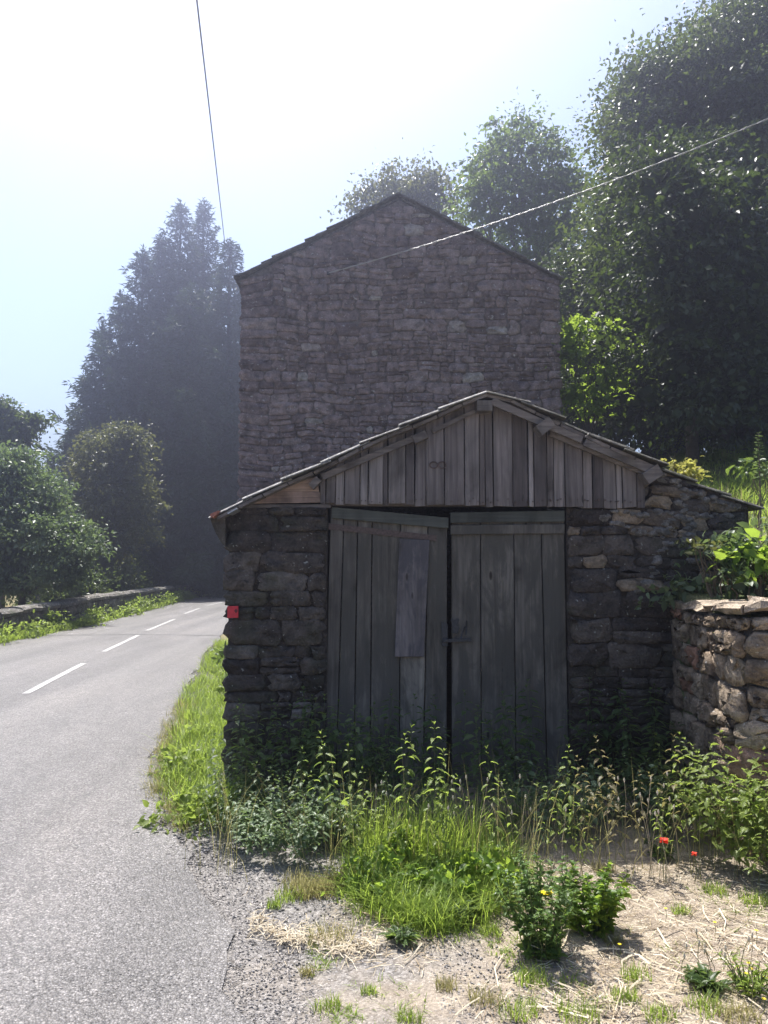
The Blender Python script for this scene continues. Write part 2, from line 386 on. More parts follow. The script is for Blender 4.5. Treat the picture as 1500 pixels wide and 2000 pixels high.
def leaves(Pb, D, Nn, Ln, W, tpl='diamond'):
    T, fc = TPL[tpl]; fc = np.array(fc)
    D = unit(D); Nn = unit(Nn - (Nn*D).sum(-1, keepdims=True)*D); S = np.cross(D, Nn)
    n = len(Pb); Ln = np.broadcast_to(Ln, n)[:, None, None]; W = np.broadcast_to(W, n)[:, None, None]
    V = Pb[:, None]+D[:, None]*T[None, :, 0:1]*Ln+S[:, None]*T[None, :, 1:2]*W+Nn[:, None]*T[None, :, 2:3]*Ln
    k = len(T)
    Fa = (fc[None]+(np.arange(n)*k)[:, None, None]).reshape(-1, 3)
    return V.reshape(-1, 3), Fa, k
def rand_dir(n, rg=None):
    rg = rg or R
    return unit(rg.normal(size=(n, 3)))
def blades(Pb, H, W, lean, yaw, curve=.6):
    """grass blades: 3 segments"""
    n = len(Pb); d = np.stack([np.cos(yaw), np.sin(yaw), np.zeros(n)], 1); s = np.stack([-np.sin(yaw), np.cos(yaw), np.zeros(n)], 1)
    V = np.zeros((n, 7, 3))
    for i, (t, w) in enumerate(((0, 1), (.38, .85), (.74, .5), (1, 0))):
        out = lean*H*(t**(1+curve)); up = H*t*(1-.32*np.clip(lean, 0, 1.5)*t)
        c = Pb+d*out[:, None]; c[:, 2] += up
        if i < 3:
            V[:, 2*i] = c-s*(W*w/2)[:, None]; V[:, 2*i+1] = c+s*(W*w/2)[:, None]
        else: V[:, 6] = c
    fc = np.array([(0,1,3),(0,3,2),(2,3,5),(2,5,4),(4,5,6)])
    Fa = (fc[None]+(np.arange(n)*7)[:, None, None]).reshape(-1, 3)
    return V.reshape(-1, 3), Fa
def join(parts):
    Vs = []; Fs = []; Ts = []; n = 0
    for V, Fa, T in parts:
        Vs.append(V); Fs.append(np.asarray(Fa)+n); Ts.append(np.broadcast_to(T, len(V)) if np.ndim(T) == 0 else T); n += len(V)
    return np.concatenate(Vs), np.concatenate(Fs), np.concatenate(Ts)
def tris(Fc):
    o = []
    for f in Fc:
        for i in range(1, len(f)-1): o.append((f[0], f[i], f[i+1]))
    return np.array(o)
def tubes(list_):
    ps = []
    for path, r, k in list_:
        V, Fc = tube(path, r, k); ps.append((V, tris(Fc), .5))
    return join(ps)

def crown_leaves(lobes, n, size, seed, per=44, sig=.22, up=.55, droop=.35, tpl='diamond', inner=.12, asp=.62, flat=.38):
    """lobes: list of (center xyz, radii xyz). Clumps of leaves scattered through the shell of each lobe."""
    rg = np.random.default_rng(seed)
    C = np.array([l[0] for l in lobes], float); Rr = np.array([l[1] for l in lobes], float)
    C0, R0 = C, Rr
    for i in range(len(lobes)):            # smaller boughs standing out of every lobe
        m_ = 10; d = unit(rg.normal(size=(m_, 3))+[0, 0, .25]); f = rg.uniform(.2, .46, m_)[:, None]
        C = np.concatenate([C, C0[i]+d*R0[i]*rg.uniform(.75, 1.06, (m_, 1))]); Rr = np.concatenate([Rr, R0[i]*f*[1.1, 1.1, .75]])
    wgt = (Rr.prod(1))**(2/3); wgt /= wgt.sum()
    nc = n//per
    li = rg.choice(len(C), nc, p=wgt)
    d = unit(rg.normal(size=(nc, 3)))
    rad = .45+.62*rg.random(nc)**.6
    bump_ = 1+.14*np.sin(d[:, 0]*7+li)+.12*np.sin(d[:, 2]*9+li*2)
    cc = C[li]+d*Rr[li]*(rad*bump_)[:, None]
    csz = .45+1.1*rg.random(nc)**1.5
    ci = np.repeat(np.arange(nc), per)
    off = np.clip(rg.normal(size=(nc*per, 3)), -2, 2)*np.array([1.3, 1.3, flat])*sig*csz[ci][:, None]
    off[:, 2] -= .45*(off[:, :2]*d[ci][:, :2]).sum(1)+.10*np.abs(off[:, 0])      # boughs hang outwards
    Pb = cc[ci]+off
    outd = unit(d[ci]+off/sig*.35)
    D = unit(outd*.7+rg.normal(size=Pb.shape)*.6+np.array([0, 0, -droop]))
    Nn = rg.normal(size=Pb.shape)*.55+np.array([0, 0, up])+outd*.35
    Ls = size*(.5+.85*rg.random(len(Pb)))*(.8+.45*rg.random(nc)[ci])
    V, Fa, k = leaves(Pb, D, Nn, Ls, Ls*asp*(.7+.5*rg.random(len(Ls))), tpl)
    tn = np.clip(.5+.28*rg.normal(size=nc), 0, 1)[ci]*.7+.3*rg.random(len(Pb))
    T = np.repeat(tn, k)
    parts = [(V, Fa, T)]
    # larger, sparser leaves deep inside keep the crown opaque; darkest tint paints inner shade
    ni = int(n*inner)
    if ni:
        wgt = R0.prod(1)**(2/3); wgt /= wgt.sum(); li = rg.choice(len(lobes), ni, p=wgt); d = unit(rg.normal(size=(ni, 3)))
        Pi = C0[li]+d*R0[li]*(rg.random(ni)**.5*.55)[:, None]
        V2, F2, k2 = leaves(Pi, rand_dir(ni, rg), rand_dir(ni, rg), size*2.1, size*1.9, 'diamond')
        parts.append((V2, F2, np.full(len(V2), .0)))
    return join(parts)
def limb(a, b, seed, n=6, wob=.08):
    rg = np.random.default_rng(seed); a = np.array(a, float); b = np.array(b, float)
    t = np.linspace(0, 1, n)[:, None]
    p = a+(b-a)*t; l = np.linalg.norm(b-a)
    p += rg.normal(size=p.shape)*wob*l*.35*np.sin(t*pi); p[:, 2] += (np.sin(t[:, 0]*pi)*.08*l)
    return p
def broadleaf(label, base, lobes, n, size, leafm, seed, trunk_r=.18, group=None, name='broadleaf_tree', forks=True, cat='tree', **kw):
    base = np.array(base, float)
    e = empty(name, base); setp(e, label, cat, group)
    C = np.array([l[0] for l in lobes]); top = C.mean(0)
    hub = base+(top-base)*np.array([.6, .6, .55])
    lst = [(limb(base-np.array([0,0,.15]), hub, seed, 7, .05), np.linspace(trunk_r*1.25, trunk_r*.7, 7), 8)]
    for i, (c, r) in enumerate(lobes):
        st = base+(hub-base)*(.55+.45*((i*37) % 10)/10)
        lst.append((limb(st, c, seed+i+1, 6, .12), np.linspace(trunk_r*.5, trunk_r*.1, 6), 6))
        for q in range(3):
            d = unit(np.random.default_rng(seed*7+i*5+q).normal(size=3)); 
            lst.append((limb(np.array(c), np.array(c)+d*np.array(r)*.85, seed+i*9+q, 4, .1), np.linspace(trunk_r*.12, trunk_r*.03, 4), 4))
    V, Fa, T = tubes(lst)
    mk('trunk', V, Fa, M['bark'], parent=e, smooth=True, tint=T)
    V, Fa, T = crown_leaves(lobes, n, size, seed, **kw)
    mk('crown', V, Fa, leafm, parent=e, tint=T)
    return e
def lobes_px(lst):
    """(u, v, Y, r_px_horizontal, r_px_vertical, depth_m)"""
    o = []
    for u, v, Y, ru, rv, dm in lst:
        o.append((P(u, v, Y), (ru/F*Y, dm, rv/F*Y)))
    return o
def spruce(label, base, H, rmax, n_whorl, seed, leafm, group=None, low=.02, taper=1.05):
    rg = np.random.default_rng(seed); base = np.array(base, float)
    e = empty('spruce_tree', base); setp(e, label, 'tree', group)
    V, Fc = tube(limb(base-np.array([0,0,.2]), base+np.array([0,0,H*.98]), seed, 8, .008), np.linspace(H*.017, .02, 8), 7)
    mk('trunk', V, tris(Fc), M['bark'], parent=e, smooth=True, tint=.3)
    Pb = []; D = []; Ls = []; Wd = []
    for wv in range(n_whorl):
        t = low+(1-low)*(wv+rg.random()*.6)/n_whorl
        z = H*t; Lb = rmax*(1-t)**taper*(.68+.5*rg.random())+.12
        nb = rg.integers(5, 9)
        a0 = rg.random()*6.28
        for b in range(nb):
            a = a0+b/nb*6.28+rg.normal()*.15; L_ = Lb*(.5+.7*rg.random())
            m_ = max(7, int(L_*15))
            s = rg.random(m_)**.75
            dx = np.array([cos(a), sin(a), 0]); sx = np.array([-sin(a), cos(a), 0])
            rise = (-.42*s+.34*s**3)*L_ + t**3*s*L_*.5
            wd = (.32*L_*(1-s)*.9+.14)
            lat = rg.uniform(-1, 1, m_)*wd
            p = base+dx*(s*L_)[:, None]+sx*lat[:, None]+np.array([0, 0, 1.])*(z+rise-np.abs(lat)*.25-rg.random(m_)*.18)[:, None]
            d = dx*.8+sx*(np.sign(lat)*.55)[:, None]+rg.normal(size=(m_, 3))*.3+np.array([0, 0, -.18])
            Pb.append(p); D.append(d); Ls.append((.34+.42*rg.random(m_))*(.6+.4*(1-t))); Wd.append(np.full(m_, .075))
    # leading shoot
    m_ = 40; zz = H*(.93+.075*rg.random(m_)); a = rg.random(m_)*6.28
    Pb.append(base+np.stack([np.zeros(m_), np.zeros(m_), zz], 1)); D.append(np.stack([np.cos(a), np.sin(a), np.full(m_, .8)], 1)); Ls.append(np.full(m_, .3)); Wd.append(np.full(m_, .08))
    Pb = np.concatenate(Pb); D = np.concatenate(D); Ls = np.concatenate(Ls); Wd = np.concatenate(Wd)
    # three narrow fingers per spray
    rep = 3
    Pb = np.repeat(Pb, rep, 0)+rg.normal(size=(len(Pb)*rep, 3))*.07; D = np.repeat(unit(D), rep, 0)+rg.normal(size=(len(Ls)*rep, 3))*.42
    Ls = np.repeat(Ls, rep)*(.6+.5*rg.random(len(Ls)*rep)); Wd = np.repeat(Wd, rep)
    Nn = rg.normal(size=Pb.shape)*.5+np.array([0, 0, 1.])
    V, Fa, k = leaves(Pb, D, Nn, Ls, Wd, 'diamond')
    mk('crown', V, Fa, leafm, parent=e, tint=np.repeat(rg.random(len(Pb)), k))
    return e

# ------------------------------------------------------------------ masonry
def stone_geo(pts, O, A, B, Nv, bulge, back, rg, gap, k_in=.90):
    """pts: outline in plane coords (s,t), CCW. Rough front block."""
    pts = np.array(pts); c = pts.mean(0); n = len(pts)
    size = np.sqrt(np.abs(np.cross(pts-c, np.roll(pts, -1, 0)-c).sum())/2)
    o2 = c+(pts-c)*(1-gap/size)
    rings = [(o2, -back), (o2, bulge*.45+rg.normal(size=n)*bulge*.10), (c+(o2-c)*k_in+rg.normal(size=(n, 2))*size*.018, bulge*(.85+rg.normal(size=n)*.16)),
             (c+(o2-c)*.5+rg.normal(size=(n, 2))*size*.05, bulge*(1+rg.normal(size=n)*.34))]
    V = []
    for p2, h in rings:
        h = np.broadcast_to(h, n)
        V.append(O+p2[:, :1]*A+p2[:, 1:]*B+h[:, None]*Nv)
    V.append((O+c[0]*A+c[1]*B+bulge*1.02*Nv)[None])
    V = np.concatenate(V); Fc = []
    for r_ in range(3):
        for i in range(n):
            j = (i+1) % n; Fc.append((r_*n+i, r_*n+j, (r_+1)*n+j, (r_+1)*n+i))
    for i in range(n): Fc.append((3*n+i, 3*n+(i+1) % n, 4*n))
    return V, Fc
def outline(s0, s1, t0, t1, rg, wob):
    """irregular rounded quadrilateral with wobbling bed lines; wob(s,t)->dt"""
    w_, h_ = s1-s0, t1-t0
    cr = min(w_, h_)*rg.uniform(.06, .34, 4)
    sk = rg.normal(size=4)*min(w_, h_)*.10
    raw = [(s0+cr[0], t0), ((s0+s1)/2, t0), (s1-cr[1], t0), (s1+sk[0]*.4, t0+cr[1]), (s1+sk[0], (t0+t1)/2), (s1+sk[1]*.4, t1-cr[2]),
           (s1-cr[2], t1), ((s0+s1)/2, t1), (s0+cr[3], t1), (s0-sk[2]*.4, t1-cr[3]), (s0+sk[3], (t0+t1)/2), (s0, t0+cr[0])]
    j = min(w_, h_)*.06
    return [(s+rg.normal()*j, t+rg.normal()*j+wob(s, t)) for s, t in raw]
def rubble(s0, s1, t0, t1, hr, ar, seed, top=None, quoin=(0, 0), wobamp=.02, clipL=None):
    rg = np.random.default_rng(seed); out = []
    wob = lambda s, t: wobamp*float(sn(s, t*.6, 1.7, seed % 17))
    t = t0
    while t < t1-.03:
        h = rg.uniform(*hr); h = min(h, t1-t) if t1-t-h > hr[0]*.6 else t1-t
        s = s0; first = True
        while s < s1-.02:
            w_ = h*rg.uniform(*ar)
            if first and quoin[0]: w_ = rg.uniform(*quoin[0])
            if s1-(s+w_) < h*.7: w_ = s1-s
            edge = 'L' if first else ('R' if s+w_ >= s1-.01 else '')
            if edge == '' and h > hr[0]*1.35 and rg.random() < .38:
                f = rg.uniform(.35, .65); out.append((outline(s, s+w_*1.0, t, t+h*f, rg, wob), edge)); out.append((outline(s, s+w_, t+h*f, t+h, rg, wob), edge))
            else: out.append((outline(s, s+w_, t, t+h, rg, wob), edge))
            s += w_; first = False
        t += h
    res = []
    for o, e in out:
        if e == 'L': o = [(max(a_, s0-.012), b_) for a_, b_ in o]
        if top:
            a = np.array(o); lim = np.array([top(s) for s in a[:, 0]])
            if (a[:, 1] < lim).sum() < 5: continue
            a[:, 1] = np.minimum(a[:, 1], lim)
            area = abs(np.cross(a-a.mean(0), np.roll(a, -1, 0)-a.mean(0)).sum())/2
            if area < .0025: continue
            o = a
        res.append((np.array(o), e))
    return res, rg
def build_stones(lst, rg, O, A, B, Nv, parent, matn, bulge=.035, back=.03, gap=.012, maxn=300, vis=None, name='stone', edgeback=.3, tintf=None, mat2=None):
    O, A, B, Nv = [np.array(x, float) for x in (O, A, B, Nv)]
    info = []
    for o, e in lst:
        c = o.mean(0); area = abs(np.cross(o-c, np.roll(o, -1, 0)-c).sum())/2
        info.append((area if (vis is None or vis(c)) else -1, o, e, c))
    order = sorted(range(len(info)), key=lambda i: -info[i][0]); indiv = set(i for i in order[:maxn] if info[i][0] > 0)
    mb = MB()
    for i, (ar, o, e, c) in enumerate(info):
        bl = bulge*rg.uniform(.5, 1.35); V, Fc = stone_geo(o, O, A, B, Nv, bl, edgeback if e else back, rg, gap)
        tn = float(np.clip(rg.normal(.48, .24), 0, 1)) if tintf is None else tintf(c, rg)
        if i in indiv:
            m_ = matn if mat2 is None else mat2(c, rg)
            mk(name, V, Fc, m_, parent=parent, smooth=True, tint=tn)
        else: mb.add(V, Fc, tn)
    if mb.V: mb.mk('small_stones', matn, parent=parent, smooth=True, kind='stuff')

# ================================================================== SETTING
RIGHT = [(-6, 3.0), (0, .5), (1.5, .0), (2.67, -.38), (3.3, -.60), (3.75, -.78), (4.3, -1.05), (4.75, -1.25), (5.45, -1.62), (6.3, -1.85), (7.5, -2.1), (10.4, -2.62), (14, -3.2), (17, -3.6), (23, -4.2), (29, -4.2), (33, -3.2), (36, -1), (38, 3), (39.5, 9)]
LEFT = [(-6, -8.6), (0, -8.2), (5, -8.0), (10, -7.7), (15.2, -7.65), (20.9, -7.7), (28, -8.15), (33, -8.75), (36, -8.9), (38.2, -8.4), (40.5, -6.6), (43, -3), (45, 3), (46, 9)]
def xr(y): return np.interp(y, [p[0] for p in RIGHT], [p[1] for p in RIGHT])
def xl(y): return np.interp(y, [p[0] for p in LEFT], [p[1] for p in LEFT])
PAR = [(3, -9.2), (8, -8.8), (12, -8.5), (16.5, -8.3), (23, -8.5), (30, -9.0), (34.5, -9.55), (37.5, -9.6)]
def xp(y): return np.interp(y, [p[0] for p in PAR], [p[1] for p in PAR])
def gz(x, y):
    x = np.asarray(x, float); y = np.asarray(y, float)
    d = np.clip((xp(y)-.3-x)/5, 0, 1); z = -1.1*d*d*(3-2*d)
    z = z-.010+.006*sn(x, y, 2.3)
    # verge a little higher beside the shed
    return z
def axis(segs):
    o = [segs[0][0]]
    for a, b, st in segs: o += list(np.arange(a, b, st)[1:])+[b]
    return np.array(sorted(set(np.round(o, 4))))
xs = axis([(-450, -60, 30), (-60, -14, 4), (-14, -3, .5), (-3, 4, .12), (4, 12, 1), (12, 60, 6), (60, 450, 30)])
ys = axis([(-300, -12, 24), (-12, 1.5, 1.5), (1.5, 7, .12), (7, 20, .5), (20, 60, 2), (60, 560, 25)])
X, Y = np.meshgrid(xs, ys); Z = gz(X, Y)
V = np.stack([X, Y, Z], -1).reshape(-1, 3); nx = len(xs); ny = len(ys)
idx = np.arange(nx*ny).reshape(ny, nx)
Fa = np.stack([idx[:-1, :-1], idx[:-1, 1:], idx[1:, 1:], idx[1:, :-1]], -1).reshape(-1, 4)
mk('ground', V, Fa, M['ground'], smooth=True, org=(0, 0, 0), kind='structure')

# road: ribbon between both edges
rows = []; rl = []
nr = 170; tt = np.linspace(0, 1, nr)
def resample(pts, n):
    p = np.array([(b, a) for a, b in pts], float)
    # catmull-ish smoothing by dense interpolation + box filter
    d = np.r_[0, np.cumsum(np.linalg.norm(np.diff(p, axis=0), axis=1))]
    s = np.linspace(0, d[-1], 600); q = np.stack([np.interp(s, d, p[:, 0]), np.interp(s, d, p[:, 1])], 1)
    kq = np.ones(13)/13
    q2 = np.stack([np.convolve(np.pad(q[:, i], 6, mode='edge'), kq, 'valid') for i in (0, 1)], 1)
    return q2
lq = resample(LEFT, nr); rq = resample(RIGHT, nr)
ysamp = np.r_[np.arange(-6, 12, .15), np.arange(12, 33, .5)]
nc = 10; V = []
def edgex(q, y): 
    m_ = q[:, 1] < 36; return np.interp(y, q[m_, 1], q[m_, 0])
prs = [((edgex(lq, y), y), (edgex(rq, y)+.11*float(sn(y, 3, 2.3))*(1 if y < 5 else .4)+.05*float(sn(y, 9, 9)), y)) for y in ysamp]
li = np.linspace(np.searchsorted(lq[:, 1], 33), 599, 20).astype(int); ri = np.linspace(np.searchsorted(rq[:, 1], 33), 599, 20).astype(int)
prs += [(tuple(lq[a]), tuple(rq[b])) for a, b in zip(li, ri)]
for a, b in prs:
    for k in range(nc+1):
        f = k/nc; V.append((a[0]+(b[0]-a[0])*f, a[1]+(b[1]-a[1])*f, .001+.02*(1-(2*f-1)**2)))
V = np.array(V); n_ = len(prs); idx = np.arange(n_*(nc+1)).reshape(n_, nc+1)
Fa = np.stack([idx[:-1, :-1], idx[:-1, 1:], idx[1:, 1:], idx[1:, :-1]], -1).reshape(-1, 4)
mk('road', V, Fa, M['asphalt'], smooth=True, org=(0, 0, 0), kind='structure')
def road_z(x, y):
    a = edgex(lq, y); b = edgex(rq, y); f = np.clip((x-a)/(b-a), 0, 1); return .001+.02*(1-(2*f-1)**2)

dash = [((50, 1355), (163, 1296)), ((203, 1273), (270, 1241)), ((287, 1232), (340, 1210)), ((360, 1199), (390, 1188)), ((405, 1183), (435, 1176))]
for a, b in dash:
    p = G(*a, .02); q = G(*b, .02); n_ = 10; V = []; d = (q-p)[:2]; d /= np.linalg.norm(d); s = np.array([-d[1], d[0]])
    for i in range(n_+1):
        c = (p+(q-p)*i/n_)[:2]
        for k in (-1, 1):
            e = c+s*k*(.043+.008*random.random()); V.append((e[0], e[1], road_z(e[0], e[1])+.005))
    Fc = [(2*i, 2*i+1, 2*i+3, 2*i+2) for i in range(n_)]
    mk('road_marking', V, Fc, M['marking'], kind='structure')
# nearer dash, out of view to the lower left
V = []
yy = 17.1
for i in range(15):
    x = edgex(lq, yy)+(edgex(rq, yy)-edgex(lq, yy))*i/14
    for k in (-1, 1): V.append((x, yy+k*.022+.05*sn(x, 1, 1.5), road_z(x, yy)+.004))
mk('road_joint', V, [(2*i, 2*i+2, 2*i+3, 2*i+1) for i in range(14)], M['joint'], kind='structure')

# bank behind the retaining wall
def bz(x, y):
    x = np.asarray(x, float); y = np.asarray(y, float)
    z = 1.28+.17*np.clip(y-5, 0, 10)+.20*np.clip(x-2.4, 0, 9)+.02*np.clip(y-15, 0, 40)
    return z+.10*sn(x, y, .9)+.04*sn(x, y, 3.1)
bx_ = axis([(2.06, 5, .2), (5, 16, .7), (16, 80, 8)]); by_ = axis([(4.46, 9, .2), (9, 24, .6), (24, 90, 6)])
X, Y = np.meshgrid(bx_, by_); X = X+np.clip(.6-np.abs(Y-5.2), 0, .6)*0
# left boundary hugs the buildings, and swings left behind the house
Xs = X.copy(); sh = np.interp(Y, [4.4, 5.5, 5.75, 7, 7.6, 11.5, 20, 24, 60], [0, 0, .58, .58, .70, .76, .76, -.5, -3]); fall = np.clip(1-(X-2.06)/14, 0, 1); Xs = X+sh*fall
Z = bz(X, Y); V = np.stack([Xs, Y, Z], -1).reshape(-1, 3)
idx = np.arange(X.size).reshape(X.shape)
Fa = [tuple(q) for q in np.stack([idx[:-1, :-1], idx[:-1, 1:], idx[1:, 1:], idx[1:, :-1]], -1).reshape(-1, 4)]
# skirt down to the ground along the front and left edges
nV = len(V); edge = list(idx[0, ::-1])+list(idx[1:, 0]); V = np.concatenate([V, np.array([(V[i][0], V[i][1], -.2) for i in edge])])
for k in range(len(edge)-1): Fa.append((edge[k], edge[k+1], nV+k+1, nV+k))
mk('bank', V, Fa, M['bank'], smooth=True, org=(2.4, 5, 0), kind='structure')

# distant hill with conifer plantation
hx = np.linspace(-230, 60, 60); hy = np.linspace(95, 230, 14)
X, Y = np.meshgrid(hx, hy)
def hz(x, y): return (12+3.5*sn(x, y, .02)+1.5*sn(x, y, .07))*np.clip((y-95)/60, 0, 1)**1.2-1.2
V = np.stack([X, Y, hz(X, Y)], -1).reshape(-1, 3); idx = np.arange(X.size).reshape(X.shape)
Fa = np.stack([idx[:-1, :-1], idx[:-1, 1:], idx[1:, 1:], idx[1:, :-1]], -1).reshape(-1, 4)
mk('hill', V, Fa, M['bank'], smooth=True, kind='structure')
LM = {}
LM['spruce'] = leaf_mat('spruce_needles', (.016, .028, .018), (.055, .09, .05), .22, (.08, .12, .04), rough=.6, spec=.3)
LM['dark'] = leaf_mat('dark_leaves', (.022, .038, .016), (.075, .095, .038), .30, (.22, .30, .05), rough=.38)
LM['deep'] = leaf_mat('shade_darkened_leaves', (.014, .024, .011), (.036, .052, .020), .22, (.16, .24, .04), rough=.45)  # leaf colour darkened to paint in the shade of the lower trees
LM['mid'] = leaf_mat('mid_leaves', (.035, .060, .020), (.075, .115, .035), .38, (.30, .42, .07), rough=.38)
LM['olive'] = leaf_mat('olive_leaves', (.045, .055, .022), (.10, .105, .045), .30, (.30, .32, .08), rough=.36)
LM['bright'] = leaf_mat('bright_leaves', (.06, .11, .02), (.11, .18, .035), .50, (.50, .68, .08), rough=.4)
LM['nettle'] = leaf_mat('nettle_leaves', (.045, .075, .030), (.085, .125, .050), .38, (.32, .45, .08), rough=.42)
LM['greygreen'] = leaf_mat('grey_green_leaves', (.075, .105, .06), (.15, .19, .11), .30, (.28, .40, .10), rough=.40)
LM['grass'] = leaf_mat('grass_blades', (.11, .18, .03), (.23, .30, .065), .50, (.48, .62, .09), rough=.45)
LM['drygrass'] = leaf_mat('dry_grass', (.16, .17, .05), (.36, .31, .15), .40, (.55, .50, .20), rough=.6)
LM['maple'] = leaf_mat('young_maple_leaves', (.045, .08, .016), (.085, .14, .028), .42, (.42, .60, .07), rough=.38)
LM['yellow'] = leaf_mat('yellow_leaves', (.20, .21, .05), (.36, .32, .08), .4, (.7, .68, .15), rough=.45)
rg = np.random.default_rng(3); cx_ = []
n_ = 2600; x = rg.uniform(-210, -20, n_); y = rg.uniform(120, 215, n_)
parts = []
Hc = rg.uniform(5, 8.5, n_)
for q in range(14):
    f = q/14; a = rg.random(n_)*6.28
    Pb = np.stack([x+np.cos(a)*.2, y+np.sin(a)*.2, hz(x, y)+Hc*(.1+.86*f)], 1)
    D = np.stack([np.cos(a), np.sin(a), np.full(n_, .35+f)], 1)
    V, Fa, k = leaves(Pb, D, rand_dir(n_, rg)+np.array([0, 0, 1.]), 2.4*(1-f)+.5, .9, 'diamond'); parts.append((V, Fa, np.repeat(rg.random(n_), k)))
V, Fa, T = join(parts)
mk('conifer_forest', V, Fa, LM['spruce'], tint=T, org=(-100, 150, 8), label='dark conifer forest covering the far hill at the left', category='forest', kind='stuff')

# ================================================================== PARAPET
e = empty('parapet_wall', (xp(20), 20, 0)); setp(e, 'low curving stone parapet along the far side of the road', 'wall')
yy = 3.0; rgp = np.random.default_rng(11); k = 0
body = MB()
while yy < 37.2:
    L_ = rgp.uniform(.75, 1.25); y1 = min(yy+L_, 37.5)
    h = np.interp((yy+y1)/2, [3, 16, 23, 30, 37], [.55, .56, .66, .62, .52])+rgp.normal()*.008
    a = np.array([xp(yy), yy]); b = np.array([xp(y1), y1]); d = (b-a)/np.linalg.norm(b-a); s = np.array([d[1], -d[0]])
    # coping stone, rounded top
    prof = [(-.24, -.13), (-.26, -.05), (-.2, .0), (0, .025), (.2, .0), (.26, -.05), (.24, -.13)]
    V = []
    for q, c in enumerate((a+d*.012, a+(b-a)*.5, b-d*.012)):
        for (o_, z_) in prof:
            cc = c+s*(o_+rgp.normal()*.01); V.append((cc[0], cc[1], h+z_+rgp.normal()*.008))
    m_ = len(prof); Fc = []
    for q in range(2):
        for i in range(m_): Fc.append((q*m_+i, q*m_+(i+1) % m_, (q+1)*m_+(i+1) % m_, (q+1)*m_+i))
    Fc += [tuple(range(m_)), tuple(reversed(range(2*m_, 3*m_)))]
    mk('coping_stone', V, Fc, M['parapet_stone'], parent=e, smooth=False, tint=rgp.random())
    # two courses of stones below on the road side
    V = []
    for c in (a, b):
        for o_ in (-.17, .17):
            cc = c+s*o_; V += [(cc[0], cc[1], -1.2), (cc[0], cc[1], h-.13)]
    body.add(V, [(0, 4, 5, 1), (2, 3, 7, 6), (1, 5, 7, 3)], .0)
    if yy > 11:
        for c_ in range(2):
            z0 = -.02+c_*(h-.12)/2; z1 = z0+(h-.13)/2
            A3 = np.array([b[0]-a[0], b[1]-a[1], 0]); ln_ = np.linalg.norm(A3); A3 /= ln_
            for f0, f1 in ((0, .47), (.47, 1)):
                o = outline(f0*ln_, f1*ln_, z0, z1, rgp, lambda s_, t_: 0)
                V, Fc = stone_geo(o, np.array([a[0]+s[0]*.17, a[1]+s[1]*.17, 0.]), A3, np.array([0, 0, 1.]), np.array([s[0], s[1], 0]), .03, .03, rgp, .015)
                mk('stone', V, Fc, M['parapet_stone'], parent=e, smooth=True, tint=rgp.random())
    yy = y1; k += 1
body.mk('core', M['shed_mortar'], parent=e)

# ================================================================== HOUSE
HY = 12.0
hl = P(466, 800, HY)[0]; hr_ = P(1097, 800, HY)[0]; ez_l = P(466, 549, HY)[2]; ez_r = P(1097, 549, HY)[2]; ap = P(780, 390, HY)
house = empty('stone_house', ((hl+hr_)/2, HY, 0)); setp(house, 'tall rubble stone house with a blank gable wall behind the shed', 'house')
def htop(s): return float(np.interp(s, [hl-.3, hl, ap[0], hr_, hr_+.3], [ez_l-.1, ez_l, ap[2], ez_r, ez_r-.1]))
HD = 9.0
V = [(hl+.03, HY, -.3), (hr_-.03, HY, -.3), (hr_-.03, HY, ez_r), (ap[0], HY, ap[2]), (hl+.03, HY, ez_l)]
V += [(a, b+HD, c) for a, b, c in V]
Fc = [(0, 1, 2, 3, 4), (9, 8, 7, 6, 5), (0, 4, 9, 5), (1, 6, 7, 2)]
wall = mk('wall', V, Fc, M['house_mortar'], parent=house, tint=.5)
st, rgs = rubble(hl, hr_, 0, ap[2]+.1, (.085, .215), (.8, 2.5), 21, top=htop, quoin=((.3, .62), 0), wobamp=.07)
def hvis(c): return P(950, 765, 5.5)[2]*0+c[1] > 2.6+(0)  # above the shed roof line
build_stones(st, rgs, (0, HY, 0), (1, 0, 0), (0, 0, 1), (0, -1, 0), wall, M['house_stone'], bulge=.028, back=.02, gap=.006, maxn=300, vis=hvis)
# left flank of the house, joined rubble
st, rgs = rubble(0, 4, 0, ez_l-.05, (.13, .24), (1.0, 2.4), 22, wobamp=.03)
build_stones(st, rgs, (hl+.03, HY+4.05, 0), (0, -1, 0), (0, 0, 1), (-1, 0, 0), wall, M['house_stone'], bulge=.02, back=.02, maxn=0, edgeback=.02)
